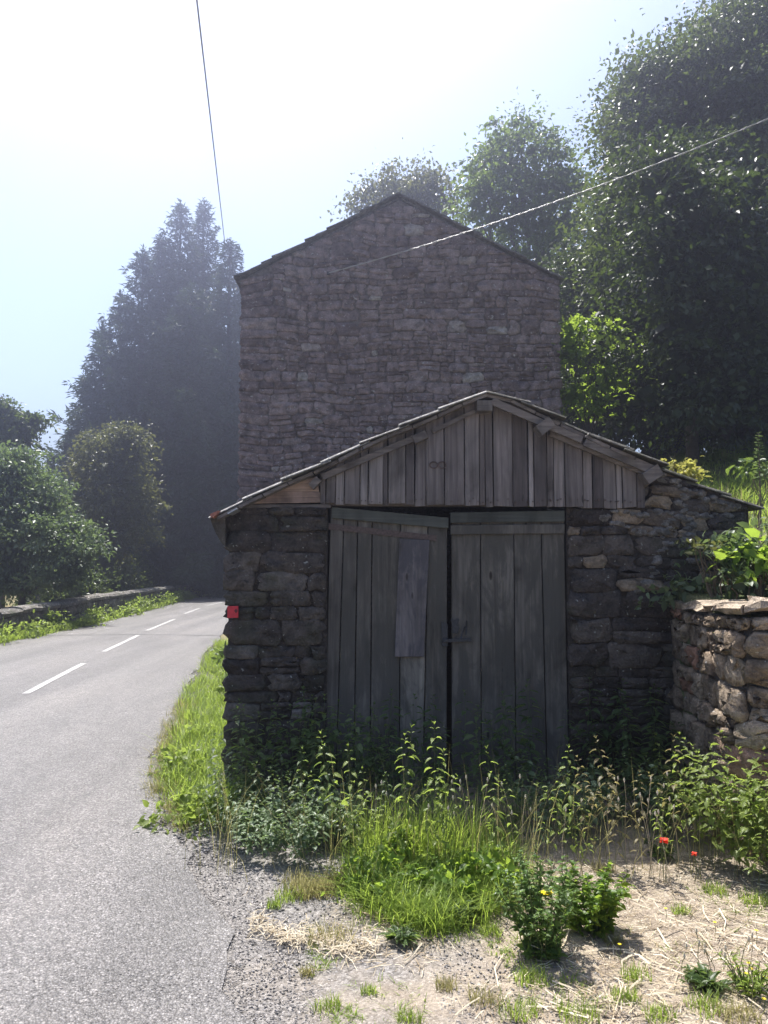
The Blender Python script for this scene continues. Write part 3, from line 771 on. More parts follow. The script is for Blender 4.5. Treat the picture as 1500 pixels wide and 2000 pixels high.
# roof: slab + individual verge slates
roof = empty('roof', (ap[0], HY, ap[2]), parent=house)
for side in (-1, 1):
    a = np.array([ap[0], ap[2]+.06]); b = np.array([hl-.05, ez_l+.0]) if side < 0 else np.array([hr_+.02, ez_r+.0])
    d = b-a; ln_ = np.linalg.norm(d); d /= ln_; nrm = np.array([-d[1], d[0]])*(-1 if side < 0 else 1)*1.0
    if nrm[1] < 0: nrm = -nrm
    V = []
    for y_ in (HY+.02, HY+HD+.1):
        for o_, t_ in ((a, 0), (b, 0), (b, -.03), (a, -.03)):
            V.append((o_[0]+nrm[0]*t_, y_, o_[1]+nrm[1]*t_))
    mk('roof_deck', V, [(0, 1, 2, 3), (7, 6, 5, 4), (0, 4, 5, 1), (1, 5, 6, 2), (2, 6, 7, 3)], M['slate'], parent=roof, tint=.2)
    ns = 15
    for r_ in range(6):
        for i in range(ns):
            s0 = ln_*i/ns; s1 = ln_*(i+1)/ns+.12
            y0 = HY-.07+r_*.5+rgs.normal()*.014; y1 = y0+.53
            s1 = min(s1, ln_+.02); p0 = a+d*(s0-.02)+nrm*(.004+rgs.random()*.008); p1 = a+d*s1+nrm*(.024+rgs.random()*.018)
            th = .014+rgs.random()*.012
            V = [(p0[0], y0, p0[1]), (p1[0], y0+rgs.normal()*.012, p1[1]), (p1[0], y1, p1[1]), (p0[0], y1, p0[1])]
            V += [(x_+nrm[0]*th, y_, z_+nrm[1]*th) for x_, y_, z_ in V]
            mk('slate', V, [(0, 1, 2, 3), (7, 6, 5, 4), (0, 4, 5, 1), (1, 5, 6, 2), (2, 6, 7, 3), (3, 7, 4, 0)], M['slate'], parent=roof, tint=rgs.random()*.6)

# ================================================================== SHED
SY = 5.6
def S(u, v, Y=SY): p = P(u, v, Y); return p[0], p[2]
shed = empty('shed', (.75, SY, 0)); setp(shed, 'low stone shed with plank gable and weathered double doors in front of the house', 'shed')
zb = -.02
LTOP = [(400, 1016), (450, 996), (545, 950), (620, 918), (740, 861), (835, 822), (920, 783), (950, 775), (985, 778), (1055, 816), (1200, 880), (1290, 915), (1350, 942), (1460, 985), (1500, 1005)]
LX = [S(u, v)[0] for u, v in LTOP]; LZ = [S(u, v)[1] for u, v in LTOP]
def stop_(x): return float(np.interp(x, LX, LZ))
xl0 = S(438, 1200)[0]; xd0 = S(640, 1200)[0]; xd1 = S(1108, 1200)[0]; xr1 = S(1462, 1000)[0]; zlt = S(500, 990)[1]
# masonry cores behind the stones
def core(poly, y0, y1, name='masonry_core', m_='shed_mortar'):
    V, Fc = prism((poly, y0), y1-y0); return mk(name, V, Fc, M[m_], parent=wallsh, tint=.5)
wallsh = empty('wall', (xl0, SY, 0), parent=shed)
core([(xl0+.03, zb-.2), (xd0-.005, zb-.2), (xd0-.005, zlt), (xl0+.03, min(zlt, stop_(xl0+.03)))], SY+.002, SY+.38)
px = [xd1+.005, S(1255, 1000)[0], S(1258, 925)[0]]
poly = [(xd1+.005, zb-.2), (xr1, zb-.2), (xr1, stop_(xr1)), (S(1350, 942)[0], stop_(S(1350, 942)[0])), (S(1285, 930)[0], stop_(S(1285, 915)[0])), (S(1262, 990)[0], S(0, 990)[1]), (xd1+.005, S(0, 993)[1])]
core(poly, SY+.002, SY+.38)
V, Fc = box(xl0+.03, xl0+.35, SY+.385, HY, zb-.2, S(440, 1010)[1]); mk('side_wall', V, Fc, M['shed_mortar'], parent=wallsh, tint=.5)
V, Fc = box(xr1-.35, xr1, SY+.385, HY, zb-.2, S(1462, 990)[1]); mk('side_wall', V, Fc, M['shed_mortar'], parent=wallsh, tint=.5)
# left panel, big blocks
st, rgs = rubble(xl0, xd0-.01, zb, zlt, (.075, .19), (1.0, 3.2), 31, top=lambda s: min(zlt, stop_(s)-.01), quoin=((.22, .42), 0), wobamp=.02)
st = [(o, 'L' if e == 'L' else e) for o, e in st]
build_stones(st, rgs, (0, SY, 0), (1, 0, 0), (0, 0, 1), (0, -1, 0), wallsh, M['shed_stone'], bulge=.026, back=.03, gap=.004, edgeback=.22, tintf=lambda c, g: float(np.clip(g.normal(.5, .25), 0, 1)))
# side face of the shed along the road, joined
st, rgs = rubble(0, 3.5, zb, S(440, 1012)[1]-.02, (.12, .22), (1.1, 2.6), 33, wobamp=.02)
build_stones(st, rgs, (xl0+.03, SY+3.7, 0), (0, -1, 0), (0, 0, 1), (-1, 0, 0), wallsh, M['shed_stone'], bulge=.03, maxn=0, edgeback=.03)
# right panel
def rtop(s):
    u = 750+(s/SY)*F
    if u < 1255: return S(0, 993)[1]
    return stop_(s)-.015
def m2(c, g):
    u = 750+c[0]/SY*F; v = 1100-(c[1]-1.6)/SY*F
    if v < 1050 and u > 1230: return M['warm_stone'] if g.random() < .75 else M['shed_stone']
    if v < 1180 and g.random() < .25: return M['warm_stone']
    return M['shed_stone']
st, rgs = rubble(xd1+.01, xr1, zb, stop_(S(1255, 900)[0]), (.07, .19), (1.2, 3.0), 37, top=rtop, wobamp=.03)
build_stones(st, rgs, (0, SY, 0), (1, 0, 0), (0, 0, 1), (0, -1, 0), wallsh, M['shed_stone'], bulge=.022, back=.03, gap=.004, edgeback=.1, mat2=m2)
# smears of pale mortar left between the stones
rgm = np.random.default_rng(5)
veins = [[(1205, 1000), (1250, 1002), (1290, 998), (1340, 1004), (1440, 1010)], [(1290, 1000), (1305, 1030), (1300, 1060), (1278, 1100), (1262, 1140), (1240, 1170)], [(1285, 930), (1330, 952), (1380, 972), (1450, 992)],
         [(1330, 955), (1335, 1000), (1350, 1035), (1345, 1080), (1375, 1120), (1390, 1150)], [(1300, 1060), (1345, 1075), (1400, 1060)], [(1180, 1010), (1215, 1030), (1300, 1045)]]
mb = MB()
for vn in veins:
    vn = np.array(vn, float); dd = np.r_[0, np.cumsum(np.linalg.norm(np.diff(vn, axis=0), axis=1))]
    for sdist in np.arange(0, dd[-1], 8.5):
        if rgm.random() < .16: continue
        u = np.interp(sdist, dd, vn[:, 0])+rgm.normal()*4; v = np.interp(sdist, dd, vn[:, 1])+rgm.normal()*4
        x, z = S(u, v); n_ = 11; th = np.arange(n_)/n_*6.283
        rr = rgm.uniform(.016, .042)*(1+.14*rgm.normal(size=n_)); stx = rgm.uniform(.9, 1.7); hgt = rgm.uniform(.020, .034)
        pts = np.stack([x+np.cos(th)*rr*stx, z+np.sin(th)*rr*.8], 1)
        zt = np.array([stop_(a) for a in pts[:, 0]])-.012; pts[:, 1] = np.minimum(pts[:, 1], zt)
        V = [(a, SY-.001, b) for a, b in pts]+[((a-x)*.7+x, SY-hgt+rgm.normal()*.002, (b-z)*.7+z) for a, b in pts]+[(x, SY-hgt-.003, min(z, stop_(x)-.03))]
        Fc = [(k, (k+1) % n_, n_+(k+1) % n_, n_+k) for k in range(n_)]+[(n_+k, n_+(k+1) % n_, 2*n_) for k in range(n_)]
        mb.add(V, Fc, rgm.random())
mb.mk('mortar', M['old_mortar'], parent=wallsh, smooth=True, kind='stuff')

# ---- gable planks
gable = empty('gable', (.75, SY, S(0, 990)[1]), parent=shed)
rgw = np.random.default_rng(8)
ub = [625]
for wv in (14, 22, 20, 36, 18, 34, 12, 40, 20, 26, 42, 46, 34, 14, 18, 44, 36, 12, 30, 16, 26, 40, 22, 24, 30, 14, 32, 20): ub.append(ub[-1]+wv)
sc_ = (1258-625)/(ub[-1]-625); ub = [625+(u-625)*sc_ for u in ub]
for i in range(len(ub)-1):
    u0, u1 = ub[i]+.8, ub[i+1]-.8
    vb = np.interp((u0+u1)/2, [625, 1105, 1260], [985, 991, 991])+rgw.normal()*1.2
    if u0 > 1105: vb = 993
    yo = SY-.035+rgw.uniform(-.012, .012)
    x0, z0 = S(u0, vb); x1, _ = S(u1, vb+rgw.normal()*1.2); t0 = stop_(x0)-.012; t1 = stop_(x1)-.012
    sk = rgw.normal()*.004
    V, Fc = prism(([(x0, z0), (x1, z0+rgw.normal()*.004), (x1+sk, t1), (x0+sk, t0)], yo), .022, bev=.0025)
    mk('plank', V, Fc, M['gable_wood'], parent=gable, tint=float(np.clip(rgw.normal(.5, .27), 0, 1)))
# pinkish boards filling the low corner at the left
V, Fc = prism(([S(497, 984), S(626, 982), S(626, 962), S(548, 960)], SY-.03), .02, bev=.002); mk('plank', V, Fc, M['pink_wood'], parent=gable, tint=.3, label='short pinkish board wedged under the left eave')
V, Fc = prism(([S(540, 961), S(624, 961), S(618, 932), S(600, 936)], SY-.026), .02, bev=.002); mk('plank', V, Fc, M['pink_wood'], parent=gable, tint=.9)
# two rusty rings and nail heads
for u in (847, 864):
    x, z = S(u, 908, SY-.05); th = np.linspace(0, 2*pi, 17)
    V, Fc = tube(np.stack([x+np.cos(th)*.028, np.full(17, SY-.05), z+np.sin(th)*.024], 1), .005, 5); mk('iron_ring', V, Fc, M['rust'], parent=gable, smooth=True)
mb = MB()
for i in range(len(ub)-1):
    for k in range(2):
        u = ub[i]+(ub[i+1]-ub[i])*(.3+.4*k)+rgw.normal()*2; x, z = S(u, 978+rgw.normal()*2, SY-.05)
        V, Fc = box(x-.0035, x+.0035, SY-.056, SY-.03, z-.0035, z+.0035); mb.add(V, Fc)
mb.mk('nails', M['rust'], parent=gable, kind='stuff')
# lintel behind planks and dark doorhead
V, Fc = box(xd0-.05, xd1+.05, SY+.03, SY+.15, S(0, 988)[1], S(0, 968)[1]); mk('lintel', V, Fc, M['beam_wood'], parent=shed, tint=.1)
V, Fc = box(xl0+.1, xd0+.02, SY-.02, SY+.1, S(0, 992)[1], S(0, 985.5)[1]); mk('wall_plate', V, Fc, M['beam_wood'], parent=shed, tint=.1)

# ---- roof
roof = empty('roof', (.75, SY, S(950, 770)[1]), parent=shed)
RY0 = SY-.15
apx = P(951, 762, RY0); 
lft = [P(u, v, RY0)[[0, 2]] for u, v in ((951, 764), (920, 774), (835, 814), (740, 851), (620, 912), (545, 944), (450, 990), (413, 1010))]
rgt = [P(u, v, RY0)[[0, 2]] for u, v in ((951, 764), (985, 768), (1055, 802), (1200, 870), (1290, 908), (1350, 935), (1460, 978), (1494, 995))]
rgr = np.random.default_rng(12)
for side, pl in (('l', lft), ('r', rgt)):
    pl = np.array(pl); d_ = np.r_[0, np.cumsum(np.linalg.norm(np.diff(pl, axis=0), axis=1))]; ln_ = d_[-1]
    at_ = lambda s: np.array([np.interp(s, d_, pl[:, 0]), np.interp(s, d_, pl[:, 1])])
    sg = -1 if side == 'l' else 1
    # sheathing boards under the slates, running with the ridge
    nb = 11
    for i in range(nb):
        if side == 'r' and i > 6: continue
        a = at_(ln_*i/nb+.004); b = at_(ln_*(i+1)/nb-.004 if i < nb-1 else ln_-.03); d = (b-a)/np.linalg.norm(b-a); nr_ = np.array([-d[1], d[0]])
        if nr_[1] < 0: nr_ = -nr_
        y0 = RY0+.012+abs(rgr.normal())*.012
        V = []
        for y_ in (y0, HY-.02):
            for q, o_ in ((a, -.012), (b, -.012), (b, -.034), (a, -.034)): V.append((q[0]+nr_[0]*o_, y_, q[1]+nr_[1]*o_))
        mk('roof_board', V, [(0, 1, 2, 3), (7, 6, 5, 4), (0, 4, 5, 1), (1, 5, 6, 2), (2, 6, 7, 3), (3, 7, 4, 0)], M['beam_wood'], parent=roof, tint=rgr.random())
    ns = 7 if side == 'l' else 8
    for r_ in range(12):
        for i in range(ns):
            s0 = ln_*i/ns-.01; s1 = ln_*(i+1)/ns+.06
            a = at_(max(s0, 0)); b = at_(min(s1, ln_)); 
            if s1 > ln_: b = b+(b-a)/np.linalg.norm(b-a)*.03
            d = (b-a)/np.linalg.norm(b-a); nr_ = np.array([-d[1], d[0]])
            if nr_[1] < 0: nr_ = -nr_
            y0 = RY0+rgr.normal()*.014+r_*.5; y1 = y0+.54; y0b = y0+rgr.normal()*.02
            if side == 'r' and i >= ns*.6: y0 += .115; y0b += .115; y1 += .02
            l0 = -.010+.004*rgr.random(); l1 = (.002 if side == 'l' else .012)+.010*rgr.random(); th = .016+.006*rgr.random()
            p0 = a+nr_*l0; p1 = b+nr_*l1; lip = .03 if side == 'l' else .012
            V = [(p0[0], y0, p0[1]), (p1[0], y0b, p1[1]), (p1[0], y1, p1[1]), (p0[0], y1, p0[1])]
            tp = [(p0+nr_*th*.35, y0), (p1+nr_*th*.35, y0b), (p1+nr_*th, y0b+lip), (p0+nr_*th, y0+lip), (p1+nr_*th, y1), (p0+nr_*th, y1)]
            V += [(q[0], y_, q[1]) for q, y_ in tp]
            Fc = [(0, 3, 2, 1), (0, 1, 5, 4), (4, 5, 6, 7), (7, 6, 8, 9), (1, 2, 8, 6, 5), (2, 3, 9, 8), (3, 0, 4, 7, 9)]
            mk('slate', V, Fc, M['shed_slate' if side == 'l' else 'mossy_slate'], parent=roof, tint=.3+rgr.random()*.7)
    if side == 'r':
        for (f0, f1) in ((.03, .36), (.37, .63)):
            a = at_(ln_*f0); b = at_(ln_*f1); d = (b-a)/np.linalg.norm(b-a); nr_ = np.array([-d[1], d[0]])
            if nr_[1] < 0: nr_ = -nr_
            pts = [a-nr_*.088, b-nr_*.082, b-nr_*.036, a-nr_*.036]
            if np.cross(pts[1]-pts[0], pts[2]-pts[1]) < 0: pts = pts[::-1]
            V, Fc = prism((pts, RY0+.02), .03, bev=.004); mk('barge_board', V, Fc, M['beam_wood'], parent=roof, tint=.3+.3*rgr.random())
# purlin ends and rafters
def beam(p, q, hw, hh, y0, y1, m_='beam_wood', name='purlin', tint=.5, parent=None):
    p = np.array(p); q = np.array(q); d = (q-p)/np.linalg.norm(q-p); nr_ = np.array([-d[1], d[0]])
    pts = [p-nr_*hh, q-nr_*hh, q+nr_*hh, p+nr_*hh]
    if np.cross(pts[1]-pts[0], pts[2]-pts[1]) < 0: pts = pts[::-1]
    V, Fc = prism((pts, y0), y1-y0, bev=.004); return mk(name, V, Fc, M[m_], parent=parent or roof, tint=tint)
beam(S(1052, 842, SY-.15), S(1078, 822, SY-.15), 0, .04, SY-.16, SY+.5, tint=.8)
beam(S(1262, 935, SY-.15), S(1292, 916, SY-.15), 0, .045, SY-.142, SY+.5, tint=.4)
beam(S(932, 792, SY-.15), S(962, 792, SY-.15), 0, .04, SY-.15, SY+.5, tint=.9)
beam(S(808, 858, SY-.12), S(834, 846, SY-.12), 0, .03, SY-.1, SY+.5, tint=.1)
beam(S(606, 950, SY-.12), S(622, 934, SY-.12), 0, .025, SY-.1, SY+.5, tint=.3)
# verge rafters against the planks
beam(S(628, 932, SY-.09), S(828, 846, SY-.09), 0, .022, SY-.075, SY-.045, name='verge_board', tint=.2)
beam(S(1075, 843, SY-.09), S(1283, 930, SY-.09), 0, .028, SY-.085, SY-.055, name='verge_board', tint=.6)
beam(S(845, 842, SY-.09), S(930, 800, SY-.09), 0, .014, SY-.07, SY-.046, name='verge_board', tint=.1)
# eave corner at the left: curved bracket, terracotta shard, zinc strip
pts = [S(414, 1014), S(432, 1003), S(443, 1004), S(443, 1068), S(434, 1058), S(425, 1042), S(419, 1028)]
V, Fc = prism((pts[::-1], SY-.06), .3); mk('eave_bracket', V, Fc, M['shed_stone'], parent=roof, tint=.7)
pts = [S(420, 1007), S(429, 1003), S(436, 1000), S(432, 1008), S(427, 1012), S(422, 1014)]
V, Fc = prism((pts[::-1], RY0-.02), .12); mk('broken_tile', V, Fc, M['terracotta'], parent=roof, label='broken terracotta tile at the left eave')
pts = [S(444, 1002, RY0-.02), S(462, 992, RY0-.02), S(463, 994.5, RY0-.02), S(446, 1004.5, RY0-.02)]
V, Fc = prism((pts[::-1], RY0-.03), .2); mk('flashing_strip', V, Fc, M['zinc'], parent=roof)
# dark underside at the right end of the roof
pts = [S(1380, 975), S(1462, 985), S(1490, 992), S(1478, 1003), S(1458, 1016), S(1456, 1002), S(1400, 985)]

# ---- doors
DY = SY+.03
def door(label, planks_top, planks_bot, vt, vb, rails, mats, seed):
    e = empty('door', (S(planks_bot[0], vb)[0], DY, 0), parent=shed); e['label'] = label
    g = np.random.default_rng(seed)
    for i in range(len(planks_top)-1):
        a0, a1 = planks_top[i]+.9, planks_top[i+1]-.9; b0, b1 = planks_bot[i]+.9, planks_bot[i+1]-.9
        t0 = np.interp(a0, *vt); t1 = np.interp(a1, *vt); yo = DY+g.uniform(-.005, .005)
        V, Fc = prism(([S(b0, vb, yo), S(b1, vb, yo), S(a1, t1, yo), S(a0, t0, yo)], yo), .026, bev=.003)
        mk('plank', V, Fc, M[mats[i % len(mats)]], parent=e, tint=float(np.clip(g.normal(.5, .25), 0, 1)))
    for (a, b, c, d, y_, m_, nm) in rails:
        V, Fc = prism(([S(*a, y_), S(*b, y_), S(*c, y_), S(*d, y_)], y_), .024, bev=.003)
        mk(nm, V, Fc, M[m_], parent=e, tint=.5)
    return e
dl = door('sagging left door leaf with a sloping iron strap and nailed-on patch board', [645, 672, 699, 727, 782, 836, 874], [630, 655, 690, 722, 780, 826, 873], ([640, 876], [992, 1016]), 1560,
     [((648, 1012), (876, 1032), (876, 1012), (648, 990), DY-.026, 'rail_wood', 'rail')], ['brown_wood', 'door_wood', 'door_wood', 'door_wood', 'door_wood', 'door_wood'], 3)
V, Fc = prism(([S(633, 1033, DY), S(852, 1057, DY), S(853, 1046, DY), S(633, 1021, DY)], DY-.010), .006, bev=.001); mk('hinge_strap', V, Fc, M['rust'], parent=dl)
yp = DY-.024
V, Fc = prism(([S(771, 1283, yp), S(828, 1283, yp), S(839, 1055, yp), S(780, 1052, yp)], yp), .018, bev=.003); mk('patch_board', V, Fc, M['patch_wood'], parent=dl, tint=.6, label='bluish peeling patch board nailed over the middle plank')
dr = door('right door leaf of four wide grey planks with two top rails', [881, 938, 1003, 1056, 1102], [882, 941, 1009, 1070, 1113], ([880, 1103], [1002, 997]), 1560,
     [((880, 1021), (1103, 1019), (1103, 997), (880, 1001), DY-.026, 'rail_wood', 'rail'), ((880, 1044), (1103, 1042), (1103, 1024), (880, 1026), DY-.018, 'door_wood', 'rail')], ['door_wood'], 4)
# latch across the gap
lt = empty('latch', P(880, 1240, DY), parent=shed)
V, Fc = prism(([S(866, 1254, DY), S(920, 1252, DY), S(920, 1246, DY), S(866, 1248, DY)], DY-.03), .012, bev=.002); mk('bolt', V, Fc, M['iron'], parent=lt)
V, Fc = prism(([S(864, 1262, DY), S(874, 1262, DY), S(874, 1218, DY), S(861, 1213, DY)], DY-.016), .008, bev=.001); mk('plate', V, Fc, M['iron'], parent=lt)
V, Fc = prism(([S(883, 1236, DY), S(892, 1238, DY), S(897, 1226, DY), S(892, 1220, DY), S(896, 1208, DY), S(888, 1211, DY), S(880, 1207, DY), S(882, 1222, DY)], DY-.028), .014, bev=.002); mk('hasp', V, Fc, M['iron'], parent=lt)
V, Fc = tube([P(900, 1247, DY-.03), P(903, 1236, DY-.035), P(908, 1224, DY-.03)], .006, 6); mk('staple', V, Fc, M['iron'], parent=lt, smooth=True)
V, Fc = tube([P(912, 1212, DY-.012), P(910, 1240, DY-.016)], .005, 6); mk('staple', V, Fc, M['iron'], parent=lt, smooth=True)

# red waymark square on the corner stone
yq = SY-.058
rm = empty('waymark', P(454, 1206, yq)); setp(rm, 'small red square waymark on the left corner of the shed', 'sign')
V, Fc = prism(([S(444, 1207, yq), S(465, 1206.5, yq), S(465, 1184, yq), S(444, 1184, yq)], yq), .02, bev=.001); mk('plate', V, Fc, M['red'], parent=rm)
V, Fc = prism(([S(457, 1194, yq), S(464, 1194, yq), S(464, 1192.6, yq), S(457, 1192.6, yq)], yq-.002), .0015); mk('mark', V, Fc, M['black'], parent=rm)
V, Fc = prism(([S(460, 1197, yq), S(462, 1197, yq), S(462, 1189.5, yq), S(460, 1189.5, yq)], yq-.0045), .0015); mk('mark', V, Fc, M['black'], parent=rm)

# ================================================================== RETAINING WALL
rw = empty('retaining_wall', (2.4, 5.1, 0)); setp(rw, 'sunlit stone retaining wall at the right of the shed, holding back the bank', 'wall')
WP = [(2.085, 5.57), (2.05, 5.1), (2.015, 4.7), (1.99, 4.45), (2.01, 4.34), (2.10, 4.27), (2.45, 4.23), (3.1, 4.2), (4.6, 4.2)]
wtop = [1.33, 1.33, 1.345, 1.36, 1.37, 1.375, 1.38, 1.39, 1.39]
rgq = np.random.default_rng(44)
pw = np.array(WP); dw = np.r_[0, np.cumsum(np.linalg.norm(np.diff(pw, axis=0), axis=1))]; LW = dw[-1]
def wpt(s, o=0.0):
    x = np.interp(s, dw, pw[:, 0]); y = np.interp(s, dw, pw[:, 1])
    i = min(np.searchsorted(dw, max(s, 1e-4))-1, len(pw)-2); i = max(i, 0); d = pw[i+1]-pw[i]; d = d/np.linalg.norm(d); n_ = np.array([d[1], -d[0]])
    return np.array([x+n_[0]*o, y+n_[1]*o]), n_
V = []; ss = np.linspace(0, LW, 24)
for s in ss:
    for o in (-.008, -.5):
        p, _ = wpt(s, o); V += [(p[0], p[1], -.3), (p[0], p[1], 1.29)]
Fc = []
for i in range(23):
    a = 4*i; Fc += [(a, a+4, a+5, a+1), (a+1, a+5, a+7, a+3)]
mk('core', V, Fc, M['old_mortar'], parent=rw, tint=.6)
st, rgs = rubble(0, LW, -.02, 1.30, (.08, .19), (.8, 1.9), 45, wobamp=.03)
for o, e_ in st:
    c = o.mean(0); size = math.sqrt(abs(np.cross(o-c, np.roll(o, -1, 0)-c).sum())/2)
    bl = .036*rgs.uniform(.35, 1.6); n_ = len(o); V = []
    o2 = c+(o-c)*(1-.008/size)
    for pp, h in ((o2, np.full(n_, -.06)), (o2, bl*.4+rgs.normal(size=n_)*.005), (c+(o2-c)*.88+rgs.normal(size=o.shape)*.008, bl*(.9+.25*rgs.normal(size=n_))), (c+(o2-c)*.5+rgs.normal(size=o.shape)*.012, bl*(1+.35*rgs.normal(size=n_)))):
        for k in range(n_):
            q, nn = wpt(float(np.clip(pp[k, 0], 0, LW)), h[k]); V.append((q[0], q[1], pp[k, 1]))
    q, _ = wpt(float(c[0]), bl*1.05); V.append((q[0], q[1], c[1])); Fc = []
    for r_ in range(3):
        for i in range(n_): j = (i+1) % n_; Fc.append((r_*n_+i, r_*n_+j, (r_+1)*n_+j, (r_+1)*n_+i))
    for i in range(n_): Fc.append((3*n_+i, 3*n_+(i+1) % n_, 4*n_))
    mk('stone', V, Fc, M['wall_stone'], parent=rw, smooth=True, tint=float(np.clip(rgs.normal(.5, .25), 0, 1)))
s = 0.0
while s < LW-.05:
    w_ = min(rgq.uniform(.14, .36), LW-s); V = []
    h0 = np.interp(s+w_/2, dw, wtop)+rgq.normal()*.006
    for f in (0.02, .5, .98):
        for o, z in ((.036, -.035), (.048, -.004), (.02, .016), (-.2, .030), (-.45, .02), (-.45, -.05)):
            q, _ = wpt(s+w_*f, o+rgq.normal()*.022); V.append((q[0], q[1], h0+z-.01+rgq.normal()*.007))
    Fc = []
    for k in range(2):
        for i in range(6): Fc.append((k*6+i, k*6+(i+1) % 6, (k+1)*6+(i+1) % 6, (k+1)*6+i))
    Fc += [tuple(range(6)), tuple(reversed(range(12, 18)))]
    mk('capstone', V, Fc, M['wall_stone'], parent=rw, tint=.75); s += w_

# ================================================================== CABLES
def smooth_line(pts, n=60):
    pts = np.array(pts); d = np.r_[0, np.cumsum(np.linalg.norm(np.diff(pts, axis=0), axis=1))]; s = np.linspace(0, d[-1], n)
    return np.stack([np.interp(s, d, pts[:, i]) for i in range(3)], 1), s
cb = empty('service_cable', P(640, 533, HY-.04)); setp(cb, 'pale twisted cable fixed to the gable and running off to the right', 'cable')
a = P(642, 533, HY-.06); b = P(1640, 172, 9.5); n_ = 260
t = np.linspace(0, 1, n_); ln_ = np.linalg.norm(b-a); line = a+(b-a)*t[:, None]; line[:, 2] -= .16*4*t*(1-t)
for ph in (0, pi):
    an = t*ln_/.42*2*pi+ph; off = np.stack([np.zeros(n_), np.cos(an)*.0062, np.sin(an)*.0062], 1)
    V, Fc = tube(line+off, .0055, 6); mk('strand', V, Fc, M['cable'], parent=cb, smooth=True)
V, Fc = box(a[0]-.03, a[0]+.02, HY-.07, HY-.0, a[2]-.02, a[2]+.02); mk('wall_hook', V, Fc, M['iron'], parent=cb)
a = P(374, -90, 9.0); b = P(442, 500, 32.5); t = np.linspace(0, 1, 60); line = a+(b-a)*t[:, None]
V, Fc = tube(line, .014, 6); mk('overhead_cable', V, Fc, M['darkcable'], smooth=True, label='thin dark overhead cable running down towards the spruces', category='cable')

# ================================================================== PLANTS
rv = np.random.default_rng(101)
LM['nettle_y'] = leaf_mat('sun_brightened_nettle_leaves', (.12, .17, .035), (.23, .28, .08), .50, (.42, .55, .09), rough=.42)  # nettle colour lightened and yellowed, sunlight put into the leaves
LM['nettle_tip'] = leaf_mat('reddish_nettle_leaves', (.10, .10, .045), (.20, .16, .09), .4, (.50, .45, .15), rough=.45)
LM['weed'] = leaf_mat('weed_leaves', (.06, .11, .03), (.13, .20, .065), .42, (.36, .52, .09), rough=.42)
LM['clump'] = leaf_mat('pale_nettle_leaves', (.11, .155, .085), (.20, .26, .15), .38, (.35, .50, .14), rough=.36)
LM['petal'] = leaf_mat('poppy_petal', (.62, .05, .03), (.72, .08, .04), .4, (1, .12, .06), rough=.6)
LM['gold'] = leaf_mat('yellow_petal', (.75, .55, .02), (.80, .62, .03), .3, (1, .85, .1), rough=.5)
LM['straw'] = tint_mat('straw', [(0, (.24, .17, .10)), (.5, (.42, .34, .22)), (1, (.66, .58, .44))], .75)
LM['pebble'] = tint_mat('gravel_stones', [(0, (.13, .121, .112)), (.5, (.22, .205, .19)), (1, (.36, .335, .312))], .8)
LM['stem'] = leaf_mat('green_stems', (.09, .12, .04), (.16, .17, .07), .1)

def nettle_mesh(h, nodes, lf, seed, branches=0, tassels=True):
    g = np.random.default_rng(seed); st = []; P_ = []; D_ = []; N_ = []; L_ = []
    def shoot(b, top, n0, k, scale):
        path = limb(b, top, int(g.integers(1e6)), 6, .06); st.append((path, np.linspace(.0034, .0014, 6)*scale, 5))
        tl = np.linspace(0, 1, 6)
        for i in range(k):
            t = .12+.88*((i+.5)/k)**.9; c = np.array([np.interp(t, tl, path[:, q]) for q in range(3)])
            a0 = (i % 2)*pi/2+g.normal()*.25+n0
            sz = lf*scale*(.55+.75*sin(pi*min(1, .18+.72*t)))*(.55 if t > .93 else 1)
            for s_ in (0, pi):
                a = a0+s_+g.normal()*.15; d = np.array([cos(a), sin(a), .25 if t > .9 else -.12-.5*g.random()*(1-t)])
                P_.append(c+np.array([cos(a), sin(a), .1])*sz*.28); D_.append(d); N_.append([g.normal()*.2, g.normal()*.2, 1]); L_.append(sz)
        for q in range(3):
            a = g.random()*6.28; P_.append(top); D_.append([cos(a), sin(a), .9]); N_.append([-cos(a), -sin(a), .6]); L_.append(lf*.42*scale)
    lean = g.normal(size=2)*.06*h
    top = np.array([lean[0], lean[1], h]); shoot(np.zeros(3), top, g.random()*3, nodes, 1)
    for b in range(branches):
        t = g.uniform(.15, .5); a = g.random()*6.28; r_ = h*g.uniform(.18, .4)
        shoot(top*t, top*t+np.array([cos(a)*r_, sin(a)*r_, h*g.uniform(.25, .42)]), g.random()*3, max(4, nodes//2), .85)
    V, Fa, T = tubes(st); stem = make_mesh('stem', V, Fa, LM['stem'], True, .5)
    P_ = np.array(P_); L_ = np.array(L_)*(.85+.3*g.random(len(L_)))
    V, Fa, k = leaves(P_, np.array(D_), np.array(N_, float), L_, L_*.62, 'toothed'); T = np.repeat(g.random(len(P_)), k)
    return stem, V, Fa, T, top
def nettle_var(h, nodes, lf, seed, mname, **kw):
    stem, V, Fa, T, top = nettle_mesh(h, nodes, lf, seed, **kw)
    return stem, make_mesh('foliage', V, Fa, LM[mname], False, T)
NV = {m_: [nettle_var(1.0, int(n_), .10, 500+i, m_, branches=b) for i, (n_, b) in enumerate(((9, 0), (10, 1), (11, 0), (8, 2)))] for m_ in ('nettle', 'nettle_y', 'nettle_tip')}
BV = [nettle_var(1.0, 8, .145, 540+i, 'clump', branches=4) for i in range(4)]
BY = [nettle_var(1.0, 9, .12, 560+i, 'nettle_y', branches=4) for i in range(4)]
